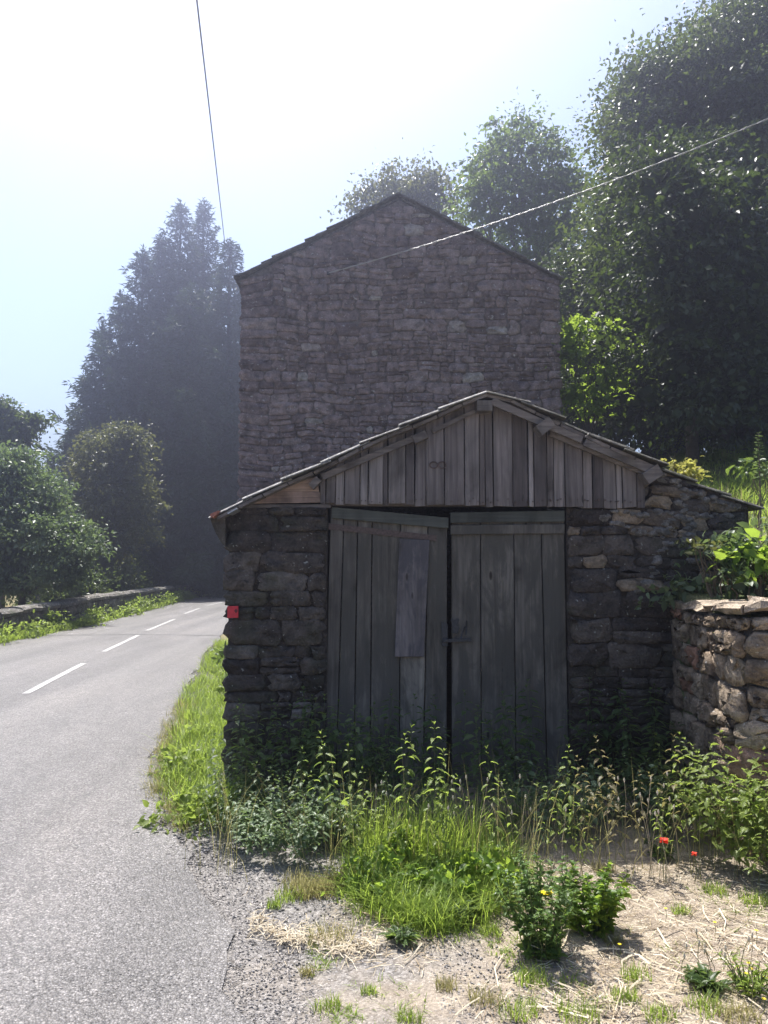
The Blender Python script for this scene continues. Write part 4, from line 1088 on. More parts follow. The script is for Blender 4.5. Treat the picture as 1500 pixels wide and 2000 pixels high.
def plant(variants, loc, h, label, group, name='nettle', cat='nettle', wide=1.0):
    v = variants[rv.integers(len(variants))]
    e = bpy.data.objects.new(name, None); COL.objects.link(e); e.empty_display_size = .1
    e.location = loc; e.rotation_euler = (rv.normal()*.11, rv.normal()*.11, rv.random()*6.28); e.scale = (h*wide, h*wide, h)
    setp(e, label, cat, group)
    for nm, me in zip(('stem', 'foliage'), v):
        o = bpy.data.objects.new(nm, me); COL.objects.link(o); o.parent = e
    return e
# tall nettles catching the sun, placed by their tips
tips = [(528, 1500, 4.25), (590, 1458, 4.25), (648, 1440, 4.28), (683, 1415, 4.2), (705, 1450, 4.05), (770, 1420, 4.1), (798, 1432, 4.15), (850, 1416, 4.1), (826, 1468, 3.95), (722, 1500, 4.0), (975, 1458, 4.1), (880, 1540, 4.0),
        (1103, 1442, 4.15), (1215, 1430, 4.25), (1167, 1482, 4.2), (1198, 1500, 4.1), (1240, 1505, 4.1), (1308, 1440, 4.3), (1342, 1436, 4.2), (1316, 1470, 4.2), (1018, 1525, 4.1), (1292, 1545, 4.05), (1075, 1510, 4.2), (1130, 1560, 4.0)]
def behind(u):
    for lim, t_ in ((560, 'before the left part of the stone panel beside the red square'), (620, 'before the stones just left of the doors'), (665, 'before the left edge of the doors'), (695, 'before the two outer planks of the left door'),
                    (715, 'low before the second plank of the left door'), (740, 'low before the middle of the left door'), (785, 'under the left edge of the patch board'), (812, 'under the patch board, close to its twin'), (838, 'low under the right edge of the patch board'),
                    (865, 'before the closing plank of the left door'), (900, 'below the gap between the doors'), (990, 'before the second plank of the right door'), (1050, 'low before the third plank of the right door'), (1090, 'low before the outer plank of the right door'), (1120, 'at the right jamb of the doors'), (1150, 'low and just right of the door jamb'),
                    (1180, 'before the stones right of the doors'), (1205, 'left of the tallest reddish one right of the doors'), (1230, 'tallest of the reddish ones right of the doors'), (1270, 'right of the tallest reddish one'), (1300, 'low and nearest the poppy'), (1312, 'before the left end of the retaining wall'), (1330, 'between the two at the retaining wall'), (1400, 'before the shadow edge on the retaining wall')):
        if u < lim: return t_
for i, (u, v, Y_) in enumerate(tips):
    p = P(u, v, Y_); h = p[2]+.01
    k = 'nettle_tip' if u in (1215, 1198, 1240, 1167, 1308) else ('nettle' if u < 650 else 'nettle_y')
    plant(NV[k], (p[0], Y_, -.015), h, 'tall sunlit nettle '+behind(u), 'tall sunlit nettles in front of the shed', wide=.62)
# shaded stand along the foot of the shed
shade = []
for k in range(190):
    x = rv.uniform(-1.12, 1.9); y = rv.uniform(4.45, 5.52); h = rv.uniform(.48, .80)*(1 if y > 5.0 else .58)
    if k < 62:
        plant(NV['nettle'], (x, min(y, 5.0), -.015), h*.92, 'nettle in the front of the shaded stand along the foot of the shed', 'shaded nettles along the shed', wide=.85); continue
    a = rv.random()*6.28; ca, sa = cos(a), sin(a)
    for me in NV['nettle'][rv.integers(4)]:
        q = np.zeros(len(me.vertices)*3); me.vertices.foreach_get('co', q); q = q.reshape(-1, 3)*np.array([h*.85, h*.85, h]); q = np.stack([q[:, 0]*ca-q[:, 1]*sa+x, q[:, 0]*sa+q[:, 1]*ca+y, q[:, 2]-.015], 1)
        f = np.zeros(len(me.loops), np.int32); me.loops.foreach_get('vertex_index', f)
        tt_ = np.zeros(len(me.vertices), np.float32); me.attributes['tint'].data.foreach_get('value', tt_); shade.append((q, f.reshape(-1, 3), tt_))
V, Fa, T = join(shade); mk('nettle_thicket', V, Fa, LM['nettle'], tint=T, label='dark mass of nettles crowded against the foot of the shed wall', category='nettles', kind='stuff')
# grey-green nettle bush at the left
k = 0
while k < 50:
    u = rv.uniform(425, 690); v = rv.uniform(1600, 1695)
    if v > 1655+40*sin((u-420)/90): continue
    p = G(u, v+10, -.01); plant(BV, p, rv.uniform(.20, .32), 'low leafy nettle in the grey-green clump at the left of the forecourt', 'low nettles in the left clump', wide=1.0); k += 1
# right of centre, half lit
for k in range(42):
    u = rv.uniform(990, 1330); v = rv.uniform(1585, 1650)+15*sin(u/40)
    if 1150 < u < 1290 and v > 1625: continue
    p = G(u, v, -.01); plant(NV['nettle'] if rv.random() < .6 else BV, p, rv.uniform(.2, .46), 'half-lit nettle between the grass tussock and the poppies', 'half-lit nettles right of centre', wide=.95)
# sunny stand at the right
for k in range(150):
    u = rv.uniform(1300, 1600); v = rv.uniform(1590, 1745)
    if v > 1640+(u-1300)*.62: continue
    p = G(u, v, -.01)
    if p[0] > 1.8 and p[1] > 4.2: continue
    h = rv.uniform(.38, .68); plant(BY if rv.random() < .6 else NV['nettle_y'], p, h, 'yellow-green nettle in the dense stand below the retaining wall', 'sunny nettles below the retaining wall', wide=.8)

# ---- grass
def grass(name, label, pts, h0, h1, w0, w1, m_, seed, kind='stuff', lean=(.2, .9), cat='grass', yawf=None, **kw):
    g = np.random.default_rng(seed); n = len(pts); H = g.uniform(h0, h1, n)*(.7+.5*g.random(n))
    V, Fa = blades(np.asarray(pts, float), H, g.uniform(w0, w1, n), g.uniform(*lean, n), g.random(n)*6.283)
    return mk(name, V, Fa, m_, tint=np.repeat(np.clip(g.normal(.5, .25, n), 0, 1), 7), label=label, category=cat, kind=kind, **kw)
def clump_pts(n, xf, seed, tuft=.05, per=14, zf=None):
    g = np.random.default_rng(seed); c = xf(g, max(1, n//per)); c = np.repeat(c, per, 0)+g.normal(size=(len(c)*per, 2))*tuft
    z = np.zeros(len(c))-.015 if zf is None else zf(c[:, 0], c[:, 1])-.02
    return np.stack([c[:, 0], c[:, 1], z], 1)
def verge(g, n):
    y = g.uniform(4.85, 15.5, n*3)**1.0; lo = xr(y)+.08+.10*sn(y, 2, 2.2); hi = np.where(y < 5.6, -1.0, np.where(y < 12, -1.22, -2.4))
    lo = np.where(y < 5.5, np.maximum(lo, -1.55+.12*(5.5-y)), lo)
    x = lo+(hi-lo)*g.random(n*3); k_ = (x > lo) & (g.random(n*3) < np.clip(1.25-(y-5)/16, .3, 1)); return np.stack([x[k_], y[k_]], 1)[:n]
grass('grass', 'bright verge grass between the road and the shed corner', clump_pts(15000, verge, 1, .04), .08, .24, .004, .009, LM['grass'], 1, lean=(.3, 1.2))
grass('dry_grass', 'yellowed grass at the very edge of the asphalt beside the shed', clump_pts(2600, lambda g, n: (lambda y: np.stack([xr(y)+g.uniform(-.02, .22, n), y], 1))(g.uniform(4.7, 9, n)), 2, .03), .05, .14, .003, .006, LM['drygrass'], 2, lean=(.3, 1.3))
def tuss(g, n):
    u = g.uniform(690, 1005, n*4); v = g.uniform(1600, 1800, n*4)
    lim = 1700+95*np.sin(np.clip((u-680)/330, 0, 1)*pi)**.7; k_ = v < lim
    q = np.array([G(a, b+25)[:2] for a, b in zip(u[k_], v[k_])]); return q[:n]
grass('grass_tussock', 'long bright grass tussock in the middle of the forecourt', clump_pts(7000, tuss, 3, .05, per=9), .05, .22, .0028, .007, LM['grass'], 3, lean=(.3, 1.5), cat='grass')
def edge_(g, n):
    u = g.uniform(560, 720, n); v = 1722+18*np.sin(u/30)+g.normal(size=n)*8; return np.array([G(a, b)[:2] for a, b in zip(u, v)])
grass('short_grass', 'short yellowish grass fringing the tussock', clump_pts(1500, edge_, 4, .03), .04, .10, .0025, .005, LM['drygrass'], 4)
def corner(g, n):
    u = g.uniform(415, 520, n); v = 1585+g.normal(size=n)*9+(u-430)*.05; return np.array([G(a, b)[:2] for a, b in zip(u, v)])
grass('grass_tuft', 'sunlit grass tuft at the foot of the shed corner', clump_pts(1800, corner, 5, .025), .08, .22, .003, .007, LM['grass'], 5)
V, Fa, T = crown_leaves([(G(u, v)+[0, 0, .07], (.16, .13, .08)) for u, v in ((730, 1700), (790, 1730), (860, 1760), (930, 1750), (960, 1700), (880, 1700), (800, 1680), (740, 1740))], 2600, .038, 63, sig=.035, inner=0, up=1.0, tpl='ovate')
mk('clover_patch', V, Fa, LM['bright'], tint=T, label='bright broad-leaved plants growing through the grass tussock', category='plants', kind='stuff')
grass('tall_grass', 'taller grass behind the tussock with tips against the dark nettles', clump_pts(650, lambda g, n: np.stack([g.uniform(-.1, .5, n), g.uniform(4.1, 4.4, n)], 1), 31, .05), .22, .42, .003, .006, LM['grass'], 31, lean=(.1, .7))
V, Fa, T = crown_leaves([(np.array([x_, y_, .07]), (.14, .25, .08)) for x_, y_ in ((-1.4, 5.3), (-1.55, 5.9), (-1.35, 6.6), (-1.7, 7.3), (-1.5, 8.2), (-1.9, 9.2), (-1.3, 5.0), (-1.15, 4.8))], 1700, .05, 64, sig=.05, inner=0, up=1.0, tpl='ovate')
mk('verge_weeds', V, Fa, LM['nettle_y'], tint=T, label='low leafy weeds mixed into the verge grass left of the shed', category='weeds', kind='stuff')
grass('dead_stems', 'thin dead stems standing among the nettles before the shed', clump_pts(420, lambda g, n: np.stack([g.uniform(-.9, 2.1, n), g.uniform(3.95, 4.7, n)], 1), 34, .06, per=3), .3, .62, .0022, .004, LM['drygrass'], 34, lean=(.1, .8), cat='dead stems')
# little tufts sprinkled over the gravel
tl = [(645, 1832, .07), (565, 1752, .05), (535, 1768, .025), (905, 1795, .04), (1240, 1905, .04), (1222, 1948, .035), (872, 1925, .03), (640, 1965, .035), (1035, 1910, .045), (600, 1900, .02), (800, 1990, .03), (1130, 1985, .05), (1200, 1840, .03),
      (1330, 1780, .03), (1290, 1985, .04), (985, 1765, .07), (960, 1820, .035), (720, 1935, .02), (945, 1950, .04), (1010, 1975, .05), (1380, 1970, .05), (1440, 1985, .05), (1475, 1760, .05), (1395, 1740, .04), (1180, 1700, .04)]
for i, (u, v, r_) in enumerate(tl):
    g = np.random.default_rng(600+i); c = G(u, v); n_ = int(60+1800*r_); q = c+np.c_[np.clip(g.normal(size=(n_, 2)), -1.4, 1.4)*[r_*.9, r_*.75], np.zeros(n_)-.01]
    o = grass('grass_tuft', 'small grass tuft growing in the gravel and straw of the forecourt', q, .015+r_*.5, .03+r_*.9, .0018, .004, LM['grass'] if i % 3 else LM['drygrass'], 600+i, kind=None); o['group'] = 'small tufts on the forecourt'; 
# far verge beneath the parapet
def fv(g, n):
    y = g.uniform(8, 38.5, n); lo = xp(y)+.3; hi = xl(y)+.05+.18*sn(y, 5, 1.1); return np.stack([lo+(hi-lo)*g.random(n), y], 1)
grass('verge_grass', 'strip of grass and weeds between the far road edge and the parapet', clump_pts(15000, fv, 6, .09), .08, .22, .010, .022, LM['grass'], 6, lean=(.2, 1.0))
V, Fa, T = crown_leaves([((xp(y)+.5+.12*sin(y*3), y, .12), (.28, .5, .22)) for y in np.arange(9, 38, .8)], 9000, .10, 61, sig=.12, inner=0, up=.9)
mk('verge_weeds', V, Fa, LM['nettle_y'], tint=T, label='leafy weeds growing against the foot of the parapet', category='weeds', kind='stuff')
V, Fa, T = crown_leaves([((x, y, .1), (.22, .28, .2)) for x, y in ((-2.2, 11.3), (-2.35, 12.2), (-1.9, 10.6), (-2.0, 11.9), (-1.6, 10.2))], 1400, .11, 62, sig=.08, inner=0, up=.9)
mk('verge_weed_patch', V, Fa, LM['nettle'], tint=T, label='patch of broad-leaved weeds on the verge beside the shed wall', category='weeds', kind='stuff')
# bank turf and brambles
def bk(g, n):
    y = 5.1+g.random(n)**1.3*12; x = 2.9+np.clip((y-5)*.1, 0, .4)+g.random(n)*(1.5+(y-5)*.65); return np.stack([x, y], 1)
grass('bank_grass', 'rough sunlit grass on the bank right of the shed', clump_pts(16000, bk, 7, .07, zf=bz), .08, .26, .006, .014, LM['grass'], 7, lean=(.3, 1.2))
grass('bank_dry_grass', 'dry straw-coloured stems on the bank', clump_pts(3500, bk, 8, .05, zf=bz), .12, .3, .003, .006, LM['drygrass'], 8)
def bush(name, label, cat, lobes, n, size, m_, seed, base, stems=5, **kw):
    e = empty(name, base); setp(e, label, cat)
    g = np.random.default_rng(seed); C = np.array([l[0] for l in lobes])
    lst = []
    for i in range(stems*len(lobes)):
        c = C[i % len(lobes)]+g.normal(size=3)*np.array(lobes[i % len(lobes)][1])*.6; b_ = np.array(base)+np.array([(c[0]-base[0])*.45, (c[1]-base[1])*.45, 0])
        lst.append((limb(b_, c, seed+i, 6, .2), np.linspace(.006, .002, 6), 5))
    V, Fa, T = tubes(lst); mk('stems', V, Fa, M['twig'], parent=e, smooth=True, tint=T)
    V, Fa, T = crown_leaves(lobes, n, size, seed, **kw); mk('foliage', V, Fa, m_, parent=e, tint=T); return e
bush('bramble', 'bramble spilling over the retaining wall beside the shed', 'bramble', lobes_px([(1400, 1110, 5.15, 26, 26, .12), (1435, 1085, 5.2, 32, 42, .15), (1500, 1060, 5.2, 34, 50, .2), (1470, 1125, 5.1, 50, 30, .2), (1425, 1145, 5.05, 36, 16, .12), (1345, 1148, 5.3, 34, 20, .15), (1545, 1080, 5.2, 50, 60, .3)]), 1500, .062, LM['greygreen'], 63, (P(1450, 1160, 5.2)[0], 5.2, 1.3), sig=.07, inner=.02, tpl='ovate', up=.8)
bush('bramble', 'sprawling dry bramble stem reaching left above the wall cap', 'bramble', lobes_px([(1360, 1050, 5.15, 12, 30, .05), (1385, 1075, 5.15, 24, 14, .08)]), 90, .045, LM['olive'], 64, (P(1420, 1120, 5.15)[0], 5.15, 1.35), sig=.05, inner=0, tpl='ovate', stems=4)
bush('weed_clump', 'bright green broad-leaved weeds at the right edge above the wall', 'weeds', lobes_px([(1475, 1090, 4.98, 26, 26, .08), (1500, 1060, 5.0, 24, 30, .1)]), 260, .08, LM['bright'], 65, (P(1480, 1150, 5.0)[0], 5.0, 1.32), sig=.05, inner=0, tpl='ovate')
bush('yellow_shrub', 'small yellow-leaved shrub just above the right slope of the shed roof', 'shrub', lobes_px([(1302, 893, 9, 20, 8, .2), (1325, 905, 9, 22, 10, .2), (1292, 905, 9, 12, 8, .2), (1358, 920, 9, 12, 6, .12)]), 260, .07, LM['yellow'], 66, (P(1320, 930, 9)[0], 9, 2.3), sig=.08, inner=0, tpl='ovate', up=1.2)
bush('shrub', 'green shrub on the bank between the shaded trunks', 'shrub', lobes_px([(1395, 890, 14, 40, 22, .6), (1330, 880, 15, 30, 30, .6)]), 1800, .09, LM['bright'], 67, (P(1390, 920, 14)[0], 14, 3.2), sig=.14, inner=0)
bush('shrub', 'bushy weeds on the crest of the bank at the right edge', 'shrub', lobes_px([(1485, 905, 7, 18, 8, .15)]), 160, .07, LM['mid'], 68, (P(1470, 950, 7)[0], 7, 1.9), sig=.09, inner=0, tpl='ovate', up=1.0)
# spiky dead flower stalk
b = P(1484, 985, 6.0); tp_ = P(1482, 845, 6.0); e = empty('dead_flower_stalk', b-np.array([0, 0, .25])); setp(e, 'tall pale seed stalk standing up at the right edge of the bank', 'plant')
V, Fc = tube(limb(b-np.array([0, 0, .3]), tp_, 9, 6, .02), np.linspace(.008, .003, 6), 5); mk('stem', V, Fc, M['twig'], parent=e, smooth=True)
g = np.random.default_rng(9); n_ = 110; t = .3+.7*g.random(n_); pb = b+(tp_-b)*t[:, None]; a = g.random(n_)*6.28
V, Fa, k = leaves(pb, np.stack([np.cos(a), np.sin(a), .3+0*a], 1), np.tile([0, 0, 1.], (n_, 1)), .03+.05*(1-t), .02, 'diamond'); mk('seed_heads', V, Fa, LM['greygreen'], parent=e, tint=.9)

# leafy weeds on the forecourt
def weed(label, base, h, spread, ns, nl, lf, m_, seed, tpl='ovate', name='weed', rosette=14, asp=.5, flower=None):
    g = np.random.default_rng(seed); base = np.array(base, float); e = empty(name, base); setp(e, label, 'weed')
    lst = []; Pb = []; D = []; Ls = []
    for i in range(ns):
        a = g.random()*6.28; r_ = spread*g.random()**.5; tp = base+np.array([cos(a)*r_, sin(a)*r_*.8, h*g.uniform(.55, 1)*(1-.3*r_/spread)])
        b_ = base+np.array([cos(a)*r_*.35, sin(a)*r_*.3, 0]); pth = limb(b_, tp, seed*3+i, 6, .1); lst.append((pth, np.linspace(.003, .0012, 6), 5))
        for q in range(nl):
            t = g.random()**.8; c = np.array([np.interp(t, np.linspace(0, 1, 6), pth[:, k]) for k in range(3)]); aa = g.random()*6.28
            Pb.append(c); D.append([cos(aa), sin(aa), g.uniform(-.3, .5)]); Ls.append(lf*g.uniform(.6, 1.2)*(1.15-.5*t))
    for q in range(rosette):
        aa = g.random()*6.28; Pb.append(base+np.array([cos(aa), sin(aa), 0])*spread*.35*g.random()+np.array([0, 0, .01])); D.append([cos(aa), sin(aa), g.uniform(.1, .5)]); Ls.append(lf*g.uniform(1.2, 2.0))
    if lst:
        V, Fa, T = tubes(lst); mk('stem', V, Fa, LM['stem'], parent=e, smooth=True, tint=.4)
    Pb = np.array(Pb); Ls = np.array(Ls); V, Fa, k = leaves(Pb, np.array(D), g.normal(size=Pb.shape)*.35+[0, 0, 1.], Ls, Ls*asp, tpl)
    mk('foliage', V, Fa, m_, parent=e, tint=np.repeat(g.random(len(Pb)), k))
    return e
def flower(parent, c, r_, m_, n_=6, seed=0, cup=.5, name='flower', asp=.9):
    g = np.random.default_rng(seed); a = np.arange(n_)/n_*6.28+g.random(); c = np.array(c, float)
    D = np.stack([np.cos(a), np.sin(a), np.full(n_, cup)], 1); Nn = np.stack([-np.cos(a)*cup, -np.sin(a)*cup, np.ones(n_)], 1)
    V, Fa, k = leaves(np.tile(c, (n_, 1)), D, Nn, r_, r_*asp, 'ovate'); return mk(name, V, Fa, m_, parent=parent, tint=.5, smooth=True)
w1 = weed('dense dark green weed with curled leaves and tall stalks at right of centre', G(1062, 1862), .50, .20, 30, 36, .042, LM['weed'], 201, asp=.6)
weed('paler leafy half of the double weed clump, right of the dark one', G(1155, 1815), .36, .19, 24, 34, .05, LM['bright'], 202, asp=.6)
weed('thin upright weed between the double clump and the nettles', G(1045, 1770), .34, .12, 10, 20, .035, LM['mid'], 203, asp=.5)
weed('round dandelion rosette alone at the bottom edge of the tussock', G(784, 1838), .07, .07, 10, 5, .045, LM['nettle'], 204, rosette=34, asp=.35)
weed('broad flat leaves spreading at the front right foot of the tussock', G(900, 1790), .10, .12, 12, 8, .05, LM['nettle'], 205, rosette=24, asp=.55)
weed('clover-like bright leaves at the left front of the tussock', G(745, 1745), .12, .16, 20, 16, .03, LM['bright'], 206, rosette=10, asp=.8)
weed('broad dock leaves inside the grass tussock', G(860, 1745), .20, .18, 14, 12, .06, LM['bright'], 207, asp=.5)
weed('low green rosettes with dry stalks near the lower right corner', G(1385, 1925), .05, .13, 14, 8, .045, LM['mid'], 208, rosette=26, asp=.4)
weed('loose weedy patch with tiny yellow flowers at the lower right corner', G(1465, 1935), .14, .16, 22, 12, .03, LM['grass'], 209, rosette=16, asp=.4)
weed('leafy weed beneath the larger poppy', G(1290, 1672), .12, .10, 12, 10, .04, LM['mid'], 210, asp=.4)
flower(w1, P(1068, 1746, 3.2), .028, LM['gold'], 9, 1, .3)
e = empty('buttercups', G(1465, 1925)); setp(e, 'scattered tiny yellow buttercups near the right edge of the forecourt', 'flowers')
for i, (u, v) in enumerate(((1462, 1882), (1468, 1893), (1458, 1902), (1495, 1910), (1396, 1802), (1477, 1818), (1300, 1775), (1492, 1952), (1210, 1845), (1440, 1890))):
    g0 = G(u, v+26); tp = P(u, v, g0[1]); V, Fc = tube([g0, (g0+tp)/2+np.array([.004, 0, 0]), tp], .0012, 4); fl = flower(e, tp, .010, LM['gold'], 5, i, .4)
    mk('stem', V, Fc, LM['stem'], parent=e)
for (u, v, r_, lab) in ((1297, 1643, .030, 'larger red poppy at the left foot of the sunny nettles'), (1356, 1668, .018, 'smaller red poppy just right of the larger one')):
    Y_ = 3.95; c = P(u, v, Y_); b = np.array([c[0]+.01, Y_+.03, -.01]); e = empty('poppy', b); setp(e, lab, 'poppy')
    V, Fc = tube([b, (b+c)/2+np.array([.012, 0, 0]), c], .0018, 5); mk('stem', V, Fc, LM['stem'], parent=e)
    flower(e, c, r_, LM['petal'], 4, int(u), .55, 'petals', 1.3); flower(e, c+np.array([0, 0, -.004]), r_*.9, LM['petal'], 4, int(u)+1, .05, 'petals', 1.3)
# plantain and grass flower stems in the tussock
for i in range(46):
    u = rv.uniform(700, 1330); v = rv.uniform(1510, 1590); Y_ = rv.uniform(3.9, 4.3)
    if i > 34: u, v, Y_ = rv.uniform(1335, 1480), rv.uniform(1815, 1870), rv.uniform(2.95, 3.2)
    c = P(u, v, Y_); b = np.array([c[0]+rv.normal()*.05, Y_+rv.normal()*.04, -.01]); e = empty('flower_stem', b)
    setp(e, 'thin flower stem with a small pale head above the forecourt weeds', 'plant', 'thin flower stems')
    V, Fc = tube(limb(b, c, 900+i, 5, .06), .0014, 4); mk('stem', V, Fc, LM['stem'] if i % 2 else LM['straw'], parent=e, tint=.5)
    V, Fc = tube([c-np.array([0, 0, .012]), c, c+np.array([0, 0, .012])], [.002, .0055, .002], 6); mk('seed_head', V, Fc, LM['straw'], parent=e, tint=.9)

# ---- straw, sticks and gravel
def strips(n, ptsf, l0, l1, w0, w1, seed, lift=.012):
    g = np.random.default_rng(seed); c = ptsf(g, n); n = len(c); a = g.random(n)*6.283; Ls = g.uniform(l0, l1, n)*g.random(n)**.7+l0*.5; Wd = g.uniform(w0, w1, n)
    d = np.stack([np.cos(a), np.sin(a), g.normal(size=n)*.10], 1); s = np.stack([-np.sin(a), np.cos(a), 0*a], 1); bend = g.normal(size=n)*.12
    V = np.zeros((n, 6, 3))
    for i, t in enumerate((-.5, 0, .5)):
        cc = c+d*(Ls*t)[:, None]+s*(bend*Ls*(1-4*t*t)*.5)[:, None]; cc[:, 2] += .004+lift*g.random(n)
        V[:, 2*i] = cc-s*Wd[:, None]/2; V[:, 2*i+1] = cc+s*Wd[:, None]/2; V[:, 2*i+1, 2] += Wd*.6
    V[..., 2] = np.maximum(V[..., 2], -.008)
    fc = np.array([(0, 1, 3), (0, 3, 2), (2, 3, 5), (2, 5, 4)]); Fa = (fc[None]+(np.arange(n)*6)[:, None, None]).reshape(-1, 3)
    return V.reshape(-1, 3), Fa, np.repeat(g.random(n), 6)
def fore(g, n):
    x = g.uniform(-.9, 2.6, n*3); y = 2.3+g.random(n*3)**1.2*2.1; wgt = np.clip(.25+.45*x+.9*sn(x, y, 2.4, 3), 0.02, 1)*(y < 4.25); k_ = (g.random(n*3) < wgt) & (x > xr(y)+.12)
    x, y = x[k_][:n], y[k_][:n]; return np.stack([x, y, np.zeros(len(x))-.01], 1)
V, Fa, T = strips(9000, fore, .03, .11, .0012, .0028, 71); mk('straw_litter', V, Fa, LM['straw'], tint=T, label='loose straw and dry stalks scattered over the forecourt', category='straw', kind='stuff')
V, Fa, T = strips(260, fore, .1, .26, .003, .006, 72, .02); mk('dry_stalks', V, Fa, LM['straw'], tint=np.clip(T*.5+.5, 0, 1), label='longer pale dry stalks lying on the forecourt', category='straw', kind='stuff')
def heap(g, n):
    u = g.uniform(490, 740, n); v = 1815+g.normal(size=n)*(6+12*g.random(n))+(u-490)*.18+6*np.sin(u/17); return np.array([G(a, b, .0) for a, b in zip(u, v)])
V, Fa, T = strips(650, heap, .03, .12, .0015, .003, 73); mk('straw_drift', V, Fa, LM['straw'], tint=np.clip(T*.6+.35, 0, 1), label='drift of pale straw lying on the gravel left of the rosette', category='straw', kind='stuff')
def peb(n, pf, r0, r1, seed, name, label):
    g = np.random.default_rng(seed); c = pf(g, n); n = len(c); base_ = np.array([(1,0,0),(-1,0,0),(0,1,0),(0,-1,0),(0,0,1),(0,0,-1)], float); fc = np.array([(0,2,4),(2,1,4),(1,3,4),(3,0,4),(2,0,5),(1,2,5),(3,1,5),(0,3,5)])
    r_ = g.uniform(r0, r1, n)*(.5+g.random(n)); V = base_[None]*r_[:, None, None]*g.uniform(.55, 1.25, (n, 6, 3)); V[..., 2] *= .65
    a = g.random(n)*6.28; ca, sa = np.cos(a)[:, None], np.sin(a)[:, None]; x = V[..., 0]*ca-V[..., 1]*sa; y = V[..., 0]*sa+V[..., 1]*ca; V[..., 0] = x; V[..., 1] = y
    V += c[:, None]; Fa = (fc[None]+(np.arange(n)*6)[:, None, None]).reshape(-1, 3)
    return mk(name, V.reshape(-1, 3), Fa, LM['pebble'], tint=np.repeat(g.random(n), 6), label=label, category='gravel', kind='stuff')
def gv(g, n):
    y = 2.2+g.random(n)**1.5*3.6; x = g.uniform(-.62, .62, n)*y+.2*0; e_ = xr(y); k_ = (x > e_-.35*g.random(n)) & (g.random(n) < np.clip(1.15-.33*(x-e_), .25, 1)) & (y < 4.6)
    x, y = x[k_], y[k_]; return np.stack([x, y, np.full(len(x), -.010)], 1)
peb(42000, gv, .0028, .0065, 81, 'gravel', 'loose grey gravel covering the forecourt')
def av(g, n):
    y = 2.1+g.random(n)**1.5*5.5; x = xr(y)-g.random(n)*np.minimum(y*.62+xr(y), 3.5); k_ = x < xr(y); x, y = x[k_], y[k_]; return np.stack([x, y, road_z(x, y)-.001], 1)
peb(26000, av, .0022, .0048, 82, 'road_chippings', 'coarse stone chippings standing out of the worn asphalt')
def eg(g, n):
    y = g.uniform(4.2, 15, n); x = xr(y)+g.normal(size=n)*.09; return np.stack([x, y, np.full(len(x), .0)], 1)
def eg2(g, n):
    y = 2.2+g.random(n)**1.3*3.2; x = xr(y)+.25-np.abs(g.normal(size=n))*.8; return np.stack([x, y, road_z(x, y)-.001], 1)
peb(9000, eg2, .0022, .005, 84, 'loose_grit', 'loose grit strewn over the edge of the asphalt beside the forecourt')
def sg_(g, n):
    x = g.uniform(-.3, 2.3, n*4); y = g.uniform(2.4, 3.9, n*4); k_ = sn(x, y, 3.1, 7) > .28; return np.stack([x[k_], y[k_]], 1)[:n]
grass('sparse_grass', 'sparse low green growth spreading over the straw and gravel', clump_pts(3800, sg_, 33, .018, per=10), .012, .045, .002, .005, LM['grass'], 33, lean=(.5, 1.8))
peb(6000, eg, .004, .011, 83, 'edge_gravel', 'loose grit lying along the right edge of the road')
# ================================================================== TREES
def gbase(u, Y): x = (u-750)/F*Y; return (x, Y, float(gz(x, Y)))
SG = 'tall spruces at the bend of the road'
for i, (lab, u, v, Y_, rm) in enumerate((('tall spruce with the left of the two highest tips', 342, 398, 36, 4.4), ('tall spruce with the highest tip nearest the cable', 388, 395, 37.5, 4.2),
        ('lower spruce whose tip stands just left of the house eave', 442, 470, 34, 4.2), ('spruce with its tip just left of the two highest ones', 305, 462, 35, 4.0), ('spruce on the left shoulder of the dark group, third tip from the left', 268, 490, 34, 4.2),
        ('spruce forming the middle step of the left edge of the dark group', 226, 575, 34.5, 3.8), ('spruce forming the lower step of the left edge of the dark group', 190, 640, 34, 3.6), ('outermost short spruce at the left foot of the dark group', 163, 735, 34.5, 2.9),
        ('spruce half hidden behind the house corner', 470, 540, 38, 4.0), ('spruce filling the middle of the dark group below the twin tips', 365, 560, 33, 4.2))):
    Y_ += 5.5; rm *= 1.28; b_ = gbase(u, Y_); spruce(lab, b_, P(u, v, Y_)[2]-b_[2], rm, int((P(u, v, Y_)[2]-b_[2])*2.5), 20+i, LM['spruce'], SG, taper=.80)
broadleaf('rounded broadleaf tree standing in front of the dark spruces', gbase(215, 30.5), lobes_px([(215, 880, 30.5, 48, 46, 1.2), (262, 870, 30.5, 24, 38, .8), (190, 950, 30, 45, 55, 1.2), (245, 960, 30.5, 42, 60, 1.2), (215, 1050, 30.5, 62, 70, 1.3), (180, 1100, 30, 40, 50, 1)]), 22000, .16, LM['olive'], 71, .14, sig=.26, inner=.03)
broadleaf('bushy pale-leaved tree behind the parapet at the left edge', gbase(40, 21), lobes_px([(15, 945, 21, 70, 65, 1.3), (75, 985, 21, 55, 60, 1.2), (125, 1045, 20.5, 52, 45, 1.1), (160, 1075, 20.5, 36, 30, .8), (30, 1060, 21, 90, 75, 1.4), (130, 1110, 20.5, 40, 38, .9), (-60, 1000, 21, 80, 90, 1.4), (20, 1135, 21, 60, 40, 1.2)]), 42000, .11, LM['greygreen'], 72, .10, sig=.17, inner=.12)
broadleaf('dark layered tree rising above the bush at the left edge', gbase(5, 29), lobes_px([(5, 815, 29, 45, 28, 1.1), (55, 822, 29, 24, 12, .7), (-40, 850, 29, 60, 60, 1.3), (35, 862, 29, 34, 18, .9), (10, 900, 29, 45, 28, 1.1)]), 11000, .16, LM['dark'], 73, .14, sig=.22, inner=.1)
